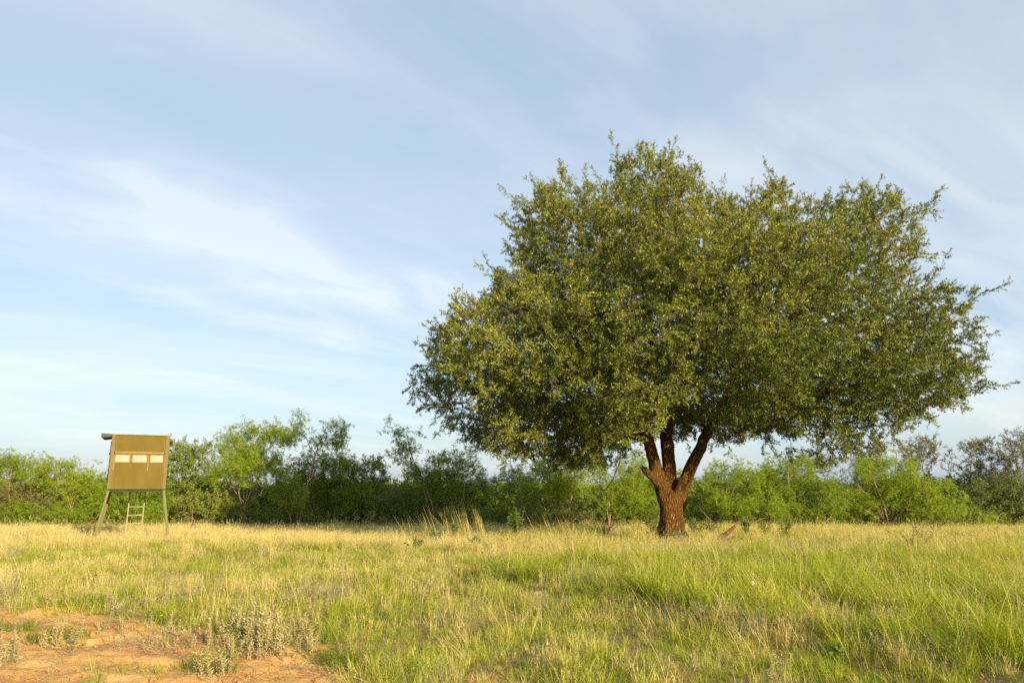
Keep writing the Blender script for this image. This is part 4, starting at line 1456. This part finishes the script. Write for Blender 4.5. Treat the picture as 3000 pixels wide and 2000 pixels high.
mb = MB(); mb.bar((-0.02, 0.45, 1.36), (0.0, 0.5, -0.03), 0.014, 0.014); mb.build('tie_rod', M['leg_paint'], blind)
mb = MB(); mb.bar((0.12, 0.4, 1.36), (0.0, 0.45, 0.55), 0.012, 0.012); mb.build('tie_rod', M['leg_paint'], blind)

# ------------------------------------------------------------------ grass
def blob(x, y, cx, cy, rx, ry):
    return np.exp(-(((x - cx) / rx) ** 2 + ((y - cy) / ry) ** 2))


def species(x, y):
    """weights of lush, dry, short, grey, brown grass at each spot, and how much grows there"""
    lip = lip_x(y)
    right = smooth(x - lip + (nz(x, y, 0.7, 1) - 0.5) * 2.4, -1.0, 1.2)
    bank = right * smooth(y, 4.5, 6.5) * (1 - smooth(y, 13.5, 16.5))
    lipband = np.exp(-((x - lip - 0.1) / 0.5) ** 2) * smooth(y, 5.5, 7.0) * (1 - smooth(y, 10.5, 13))
    n1, n2, n3_ = nz(x, y, 1.4, 3), nz(x, y, 0.6, 4), nz(x, y, 2.6, 5)
    G = 0.45 + 3.0 * bank * (0.35 + n1) + 1.2 * smooth(n2, 0.5, 0.8) + 1.3 * blob(x, y, -1.0, 9.0, 2.4, 4.0) * n1 + 1.2 * blob(x, y, 13.5, 15.5, 4.5, 1.6)
    D = 0.3 + 0.7 * n3_ + 1.0 * blob(x, y, -7.0, 13.5, 5.5, 2.6) * (0.3 + n1) + 3.2 * smooth(y, 19.8, 21.8) * smooth(-x, 0.5, 2.5) * (1 - smooth(y, 40, 44)) \
        + 3.0 * blob(x, y, 1.6, 18.2, 4.2, 2.4) + 3.2 * blob(x, y, 14, 22.5, 8, 4.5) + 2.0 * smooth(y, 24, 27) + 1.0 * bank * n2
    S = 2.0 + 0.8 * n2 + 5.0 * blob(x, y, -4, 17.2, 4.5, 1.9) + 2.6 * blob(x, y, -2.2, 12.5, 2.2, 4.0) + 1.2 * blob(x, y, -0.8, 9.5, 2.2, 4.0)
    W_ = 0.03 + 2.6 * blob(x, y, 5.9, 16.8, 3.0, 1.6) + 0.25 * blob(x, y, -7, 10.6, 4, 0.8) + 0.1 * n1 * n2
    B = 0.05 + 1.3 * lipband * (0.3 + n2) + 1.2 * blob(x, y, 2.6, 8.6, 0.9, 0.8) + 0.25 * smooth(n1, 0.6, 0.85)
    path = blob(x, y, -4.2, 17.9, 4.0, 1.5)
    D = D * (1 - 0.75 * path)
    sand = sand_mask(x, y) * (np.abs(x) < 16)
    amount = (1 - 0.97 * smooth(sand, 0.25, 0.8)) * (0.75 + 0.25 * n2)
    return np.stack([G, D, S, W_, B], 1), amount


def field(dens, y0, y1, seed):
    rg = np.random.default_rng(seed)
    hw1 = 0.72 * y1 + 4.0
    n = int(dens * 2 * hw1 * (y1 - y0))
    y = rg.uniform(y0, y1, n)
    x = rg.uniform(-1, 1, n) * hw1
    k = np.abs(x) < 0.72 * y + 4.0
    x, y = x[k], y[k]
    wts, am = species(x, y)
    k = (rg.random(len(x)) < am) & (np.hypot(x - OAK[0], y - OAK[1]) > 0.5)
    x, y, wts = x[k], y[k], wts[k]
    c = wts.cumsum(1)
    pick = (rg.random(len(x))[:, None] * c[:, -1:] > c).sum(1)
    return x, y, pick


FX, FY, FP = [], [], []
for (dn, a, b_, s) in ((22, 3.0, 6.0, 1), (50, 6.0, 12.0, 2), (36, 12.0, 20.0, 3), (26, 20.0, 30.0, 4), (13, 30.0, 42.0, 5)):
    x, y, pk = field(dn, a, b_, s)
    FX.append(x); FY.append(y); FP.append(pk)
FX, FY, FP = np.concatenate(FX), np.concatenate(FY), np.concatenate(FP)
names = [('lush_grass', 'lush_tuft', 'tall fresh green bunch grass thickest on the right bank', 1.0),
         ('dry_grass', 'dry_tuft', 'straw-coloured dry grass across the field', 1.0),
         ('short_grass', 'short_tuft', 'short olive green grass covering the field', 1.0),
         ('grey_grass', 'grey_tuft', 'greyish faded weeds in a band before the oak', 1.0),
         ('brown_grass', 'brown_tuft', 'reddish brown dead grass along the low bank', 1.0)]
for si, (nm, key, lab, sz) in enumerate(names):
    k = FP == si
    x, y = FX[k], FY[k]
    rg = np.random.default_rng(50 + si)
    z = height(x, y) - 0.015
    grow = 1.0 + 0.006 * (y - 8) + 0.1 * smooth(y, 27, 32)
    base_s = (0.50 + 0.75 * nz(x, y, 0.5, 6 + si % 2) ** 1.5) * rg.uniform(0.75, 1.25, len(x)) * grow
    if si == 0:
        base_s *= 0.60 + 0.5 * smooth(x - lip_x(y), -0.4, 0.5)
    if si == 1:
        base_s *= (0.75 + 0.2 * smooth(y, 14, 21)) * (1 + 0.3 * blob(x, y, 1.6, 18.2, 4.2, 2.4))
    tn = np.clip(0.45 + 0.5 * (nz(x, y, 1.7, 8 - si % 3) - 0.5) + rg.normal(0, 0.16, len(x)), 0, 1)
    if si == 2:
        tn = np.clip(tn - 0.08 + 0.14 * smooth(-x, 0, 4) - 0.3 * blob(x, y, -4.2, 17.5, 4.2, 1.8) - 0.12 * blob(x, y, -2.0, 12.0, 2.4, 4.5), 0, 1)
    wind = np.stack([rg.normal(0, 0.12, len(x)), rg.normal(0.04, 0.12, len(x)), rg.uniform(0, 6.28, len(x))], 1)
    sc3 = np.stack([base_s * 1.05, base_s * 1.05, base_s], 1)
    tag(scatter(nm, key, np.stack([x, y, z], 1), wind, sc3, tn), lab, 'grass', kind='stuff')

# long stray seed stems over the bank
rg = np.random.default_rng(77)
y = rg.uniform(6.2, 17, 5200)
x = rg.uniform(-14, 16, 5200)
k = (np.abs(x) < 0.72 * y + 3) & (rg.random(5200) < (0.12 + 0.75 * smooth(x - lip_x(y), -0.2, 1.2))) & (sand_mask(x, y) < 0.3)
x, y = x[k], y[k]
tag(scatter('seed_stems', 'stray_stem', np.stack([x, y, height(x, y)], 1), np.stack([rg.normal(0, .15, len(x)), rg.normal(0, .15, len(x)), rg.uniform(0, 6.28, len(x))], 1), rg.uniform(0.6, 1.05, len(x)), rg.uniform(0.3, 0.9, len(x))), 'long pale seed stems leaning over the green grass', 'grass', kind='stuff')

# straw litter, clods and little weeds on the bare sand
def on_sand(n, seed, lo=0.15, hi=2.0, prob=None):
    rg = np.random.default_rng(seed)
    x = rg.uniform(-9.5, 1.2, n)
    y = rg.uniform(4.0, 10.6, n)
    s = sand_mask(x, y)
    k = (s > lo) & (s < hi)
    if prob is not None:
        k &= rg.random(n) < prob(x, y)
    return x[k], y[k], rg


x, y, rg = on_sand(12000, 31, 0.1, 2, lambda a, b: 0.10 + 0.75 * smooth(nz(a, b, 0.6, 2), 0.45, 0.75) * (1 - 0.7 * smooth(poly_dist(a, b, DIRT), 0.9, 2.0)))
tag(scatter('straw_litter', 'straw_litter', np.stack([x, y, height(x, y) + 0.01], 1), np.stack([rg.normal(0, .08, len(x)), rg.normal(0, .08, len(x)), rg.uniform(0, 6.28, len(x))], 1), rg.uniform(0.5, 1.15, len(x)), rg.random(len(x))), 'dead straw scattered over the bare sand', 'litter', kind='stuff')
x, y, rg = on_sand(5000, 32, 0.3)
tag(scatter('clods', 'clod', np.stack([x, y, height(x, y) + 0.012], 1), rg.uniform(0, 6.28, (len(x), 3)), np.minimum(0.022, 0.004 + 0.006 * rg.pareto(2.2, len(x))), rg.random(len(x))), 'small orange clods of soil on the bare sand', 'soil clods', kind='stuff')
x, y, rg = on_sand(1500, 33, 0.2, 2, lambda a, b: 0.04 + (0.25 + 0.5 * smooth(b, 7.6, 9.2)) * smooth(nz(a, b, 0.5, 6), 0.6, 0.8))
tag(scatter('sand_weeds', 'short_tuft', np.stack([x, y, height(x, y)], 1), np.stack([rg.normal(0, .1, len(x)), rg.normal(0, .1, len(x)), rg.uniform(0, 6.28, len(x))], 1), rg.uniform(0.3, 0.8, len(x)), rg.uniform(0.1, 0.5, len(x))), 'little weeds sprouting through the bare sand', 'weeds', kind='stuff')


# ------------------------------------------------------------------ silver-leaved plants by the sand
def silver_mesh(h, nst):
    mb, tw = MB(), MB()
    for s in range(nst):
        a = ru(0, 6.28)
        r = ru(0, 0.05) if nst > 1 else 0
        lean = Vector((math.cos(a) * ru(0, .5), math.sin(a) * ru(0, .5), 1)).normalized()
        hh = h * ru(0.7, 1.0)
        b0 = Vector((r * math.cos(a), r * math.sin(a), -0.01))
        tw.tube([b0, b0 + lean * hh * 0.5, b0 + lean * hh], [0.005, 0.004, 0.002], 4)
        n = int(hh / 0.012)
        for i in range(n):
            f = (i + 1) / n
            if f < 0.12:
                continue
            az = i * 2.4 + ru(-.5, .5)
            ld = Vector((math.cos(az), math.sin(az), ru(0.1, 0.9) + 0.4 * f))
            leaf(mb, b0 + lean * hh * f, ld, Vector((0, 0, 1)) + rand_dir() * 0.4, ru(0.035, 0.07) * (1.25 - 0.7 * f), ru(0.012, 0.018), random.random(), 0.2, [f] * 4)
            if random.random() < 0.07:
                sd_ = Vector((math.cos(az), math.sin(az), 1.1)).normalized()
                sl = ru(0.05, 0.11)
                tw.tube([b0 + lean * hh * f, b0 + lean * hh * f + sd_ * sl], [0.003, 0.0015], 3)
                for q in range(9):
                    leaf(mb, b0 + lean * hh * f + sd_ * sl * (q + 1) / 9, rand_dir() + sd_ * 0.6, rand_dir(), ru(0.025, 0.045), 0.012, random.random(), 0.2, [f] * 4)
    o = len(mb.f)
    mb.add(tw.v, tw.f, 0.6)
    me = mb.mesh('silver_plant', M['silver'])
    me.materials.append(M['mesquite_bark'])
    mi = np.zeros(len(mb.f), np.int32)
    mi[o:] = 1
    me.polygons.foreach_set('material_index', mi)
    return me


SILVER = [silver_mesh(h, n) for h, n in ((0.30, 1), (0.27, 2), (0.33, 2), (0.24, 3), (0.29, 1), (0.2, 4))]


def silver_patch(n, pxs, pys, label, group, smin=0.75, smax=1.15):
    for i in range(n):
        x, y = gpt(ru(*pxs), ru(*pys))
        o = link('silver_plant', random.choice(SILVER))
        o.location = (x, y, hz(x, y) - 0.02 * (sand_mask(np.array([x]), np.array([y]))[0]))
        o.rotation_euler = (ru(-.12, .12), ru(-.12, .12), ru(0, 6.28))
        o.scale = [ru(smin, smax)] * 3
        tag(o, label, 'plant', group)


silver_patch(52, (600, 930), (1860, 1935), 'upright silvery plant in the dense stand where the sand meets the green grass', 'silvery plants in the dense stand')
silver_patch(24, (560, 900), (1830, 1870), 'silvery plant at the back of the dense stand beside the sand', 'silvery plants behind the dense stand')
silver_patch(9, (135, 215), (1885, 1915), 'silvery plant before the dark green tuft on the sand', 'silvery plants before the green tuft')
silver_patch(9, (560, 660), (1965, 2000), 'silvery plant at the bottom edge of the picture on the sand', 'silvery plants at the bottom edge')
silver_patch(30, (0, 560), (1765, 1800), 'silvery plant along the upper rim of the bare sand', 'silvery plants along the upper rim of the sand', 0.6, 0.95)
silver_patch(8, (0, 50), (1880, 1960), 'silvery plant at the left edge of the picture on the sand', 'silvery plants at the left edge', 0.7, 1.0)
silver_patch(30, (290, 600), (1830, 1915), 'silvery plant scattered over the middle of the sandy rim', 'silvery plants scattered over the sandy rim', 0.5, 0.9)
silver_patch(10, (2250, 2330), (1965, 2000), 'pale silvery plant at the bottom of the picture under the right bank', 'pale plants under the right bank', 0.5, 0.8)


# dark green grass tufts standing alone on the sand
def tuft_thing(px, py, label, n=5, size=1.0, spread=0.2):
    x, y = gpt(px, py)
    mb = MB()
    for k in range(n):
        ox, oy = ru(-spread, spread), ru(-spread * .6, spread * .6)
        for _ in range(26):
            blade(mb, (ox + ru(-.06, .06), oy + ru(-.06, .06), -0.02), ru(0, 6.28), ru(0.16, 0.36) * size, ru(0.1, 0.7), ru(0.4, 1.2), 0.006, 4, random.random() * 0.45, ru(-.8, .8))
    o = mb.build('grass_tuft', M['grass_green'])
    o.location = (x, y, hz(x, y) - 0.02)
    tag(o, label, 'grass tuft')


tuft_thing(150, 1875, 'dark green grass tuft alone on the sand at the left', 6, 0.95, 0.24)
tuft_thing(225, 1862, 'green grass tuft leaning right beside the left tuft on the sand', 4, 0.8, 0.16)
tuft_thing(630, 1965, 'dark green grass tuft on the sand near the bottom edge', 6, 1.0, 0.22)
tuft_thing(1010, 1945, 'big arching green grass tuft at the sand\'s right corner', 8, 1.1, 0.3)
tuft_thing(30, 1850, 'grey-green grass tuft on the sand at the left edge', 6, 0.9, 0.25)


# tall dry bunch grass leaning left before the brush
def tall_clump(px, py, h, n, label, lean=-0.35):
    x, y = gpt(px, py)
    mb = MB()
    for _ in range(n):
        L_ = 1.3 * h * ru(0.5, 1.0)
        az = math.pi + ru(-0.9, 0.9) if lean < 0 else ru(0, 6.28)
        b0 = (ru(-.16, .16), ru(-.12, .12), -0.02)
        ln = abs(lean) * ru(0.3, 1.3)
        blade(mb, b0, az, L_, ln, ru(0.05, 0.35), 0.016, 5, ru(0.5, 1.0), ru(-.6, .6))
    for _ in range(n // 2):
        blade(mb, (ru(-.2, .2), ru(-.15, .15), -0.02), ru(0, 6.28), h * ru(0.25, 0.5), ru(0.1, 0.6), ru(0.4, 1.2), 0.007, 4, ru(0.2, 0.8))
    o = mb.build('tall_grass_clump', M['grass_dry'])
    o.location = (x, y, hz(x, y))
    tag(o, label, 'grass clump', 'tall dry bunch grass left of the oak')


tall_clump(1365, 1580, 1.35, 60, 'thickest tall tan grass clump, middle of the row left of the oak')
tall_clump(1410, 1577, 1.25, 45, 'tall tan grass clump just right of the thickest clump')
tall_clump(1330, 1582, 1.15, 35, 'tall thin grass clump just left of the thickest clump', -0.5)
tall_clump(1270, 1585, 1.0, 28, 'sparse tall grass stalks leaning left beside the low green plant', -0.5)
tall_clump(1210, 1580, 0.95, 16, 'few lone grass stalks at the left end of the row', -0.45)
tall_clump(1620, 1580, 1.1, 50, 'tall tan grass clump fanning left in front of the brown brush', -0.7)
tall_clump(1570, 1578, 0.9, 30, 'loose low-leaning grass clump between the sapling and the brown brush', -0.8)
tall_clump(1670, 1578, 0.85, 30, 'short tan grass clump nearest the oak trunk on its left', -0.5)


# leafy forbs and seedlings
def forb(px, py, h, wd, n, label, name='leafy_plant', mat='forb', ls=0.07, cat='plant', sparse=False):
    x, y = gpt(px, py)
    root = empty(name, (x, y, hz(x, y)))
    tag(root, label, cat)
    st, lf = MB(), MB()
    for s in range(n):
        a = ru(0, 6.28)
        tipv = Vector((math.cos(a) * wd * ru(0.2, 1), math.sin(a) * wd * ru(0.2, 1), h * ru(0.6, 1.0)))
        midv = tipv * 0.5 + Vector((ru(-.05, .05), ru(-.05, .05), 0.08 * h))
        st.tube([(0, 0, -0.03), midv, tipv], [0.010, 0.007, 0.003], 4)
        for k in range(9 if sparse else 22):
            f = ru(0.25, 1.0)
            b0 = midv * 2 * f if f < 0.5 else midv + (tipv - midv) * (f - 0.5) * 2
            leaf(lf, b0, rand_dir() + Vector((0, 0, 0.3)), rand_dir(), ls * ru(0.7, 1.3), ls * 0.5, random.random(), 0.15)
    st.build('stem', M['twig'], root, True)
    lv = lf.build('leaves', M[mat], root)
    lv['kind'] = 'stuff'


forb(1512, 1578, 1.15, 0.4, 18, 'bright green leafy sapling in the grass right of the tall dry clumps', 'sapling', ls=0.10, cat='sapling')
forb(1275, 1590, 0.45, 0.45, 10, 'low spreading green plant at the foot of the leftmost tall grass')
forb(1330, 1582, 0.75, 0.3, 8, 'upright green plant among the tall tan grass')
forb(1215, 1612, 0.30, 0.4, 9, 'small bright green plant in front of the tall grass row')
forb(1395, 1600, 0.28, 0.3, 7, 'tiny green plant under the thickest tall grass clump')
forb(1912, 1572, 1.0, 0.45, 22, 'green bush against the left side of the oak trunk', 'small_bush', 'hackberry', 0.07, 'bush')
forb(2040, 1570, 0.75, 0.55, 22, 'green bush at the right foot of the oak trunk', 'small_bush', 'hackberry', 0.07, 'bush')
forb(2085, 1566, 0.65, 0.5, 18, 'yellow-green bush between the trunk and the broken limb', 'small_bush', 'forb', 0.06, 'bush')
forb(1985, 1590, 0.5, 0.5, 16, 'low olive weeds before the trunk of the oak', 'small_bush', 'olive', 0.06, 'bush')
forb(2185, 1572, 0.70, 0.28, 12, 'small dark green bush just right of the broken limb', 'small_bush', 'evergreen', 0.09, 'bush')
forb(2300, 1580, 0.80, 0.4, 16, 'dark green thorny bush in the dry grass right of the broken limb', 'small_bush', 'hackberry', 0.07, 'bush')
forb(2240, 1568, 0.60, 0.35, 12, 'low twiggy green plant between the two dark bushes', 'small_bush', 'hackberry', 0.06, 'bush')
forb(2700, 1580, 0.75, 0.5, 12, 'sparse grey-green bush in the golden grass under the bright brush', 'small_bush', 'silver', 0.06, 'bush', True)
forb(2745, 1562, 0.70, 0.5, 10, 'thin spreading thorn bush beside the sparse grey-green one', 'small_bush', 'olive', 0.06, 'bush', True)
forb(2680, 1625, 0.65, 0.6, 14, 'feathery green weed in the dry grass at the right', 'small_bush', 'forb', 0.05, 'bush', True)
forb(2905, 1560, 0.40, 0.4, 7, 'small pale weed below the sapling at the right', 'small_bush', 'forb', 0.06, 'bush', True)
forb(1770, 1572, 0.8, 0.8, 24, 'brown-green brambles in the grass left of the oak', 'small_bush', 'olive', 0.06, 'bush', True)
forb(565, 1548, 0.45, 0.22, 9, 'small bright green seedling beside the right leg of the blind', 'seedling', 'forb', 0.08, 'plant')
forb(2465, 1960, 0.26, 0.04, 2, 'upright bright green weed stem in the right bank grass', 'weed', 'forb', 0.07, 'plant')


# small flowers
def puff(px, py, z, size, label):
    x, y = gpt(px, py)
    root = empty('seed_puff', (x, y, hz(x, y)))
    tag(root, label, 'flower')
    mb = MB()
    mb.tube([(0, 0, 0), (0.01, 0, z * 0.5), (0, 0, z)], [0.003, 0.003, 0.002], 4)
    mb.build('stem', M['grass_green'], root)
    mb = MB()
    for _ in range(90):
        d = rand_dir()
        leaf(mb, Vector((0, 0, z)), d, rand_dir(), size * ru(0.8, 1.1), size * 0.28, random.random(), 0.1)
    mb.build('seed_head', M['petal_white'], root)


puff(2211, 1800, 0.30, 0.026, 'round white seed puff in the green grass of the right bank')
puff(1337, 1690, 0.20, 0.018, 'small white seed puff in the middle of the field')
puff(2236, 1650, 0.22, 0.018, 'tiny white seed puff among the grey weeds')


def yellow(px, py, z, label):
    x, y = gpt(px, py)
    root = empty('yellow_flower', (x, y, hz(x, y)))
    tag(root, label, 'flower')
    mb = MB()
    mb.tube([(0, 0, 0), (0.005, 0, z * 0.5), (0, 0, z)], [0.003, 0.0025, 0.002], 4)
    mb.build('stem', M['grass_green'], root)
    mb = MB()
    for k in range(9):
        a = k * 0.698
        leaf(mb, Vector((0, 0, z)), Vector((math.cos(a), math.sin(a) - 0.4, 0.5)), Vector((0, 0, 1)), 0.024, 0.013, random.random(), 0.1)
    mb.build('petals', M['petal_yellow'], root)


yellow(470, 1845, 0.16, 'yellow flower in the plants behind the bare sand')
yellow(145, 1895, 0.10, 'yellow flower before the left grass tuft on the sand')
yellow(2875, 1650, 0.32, 'yellow flower in the bright grass near the right edge')
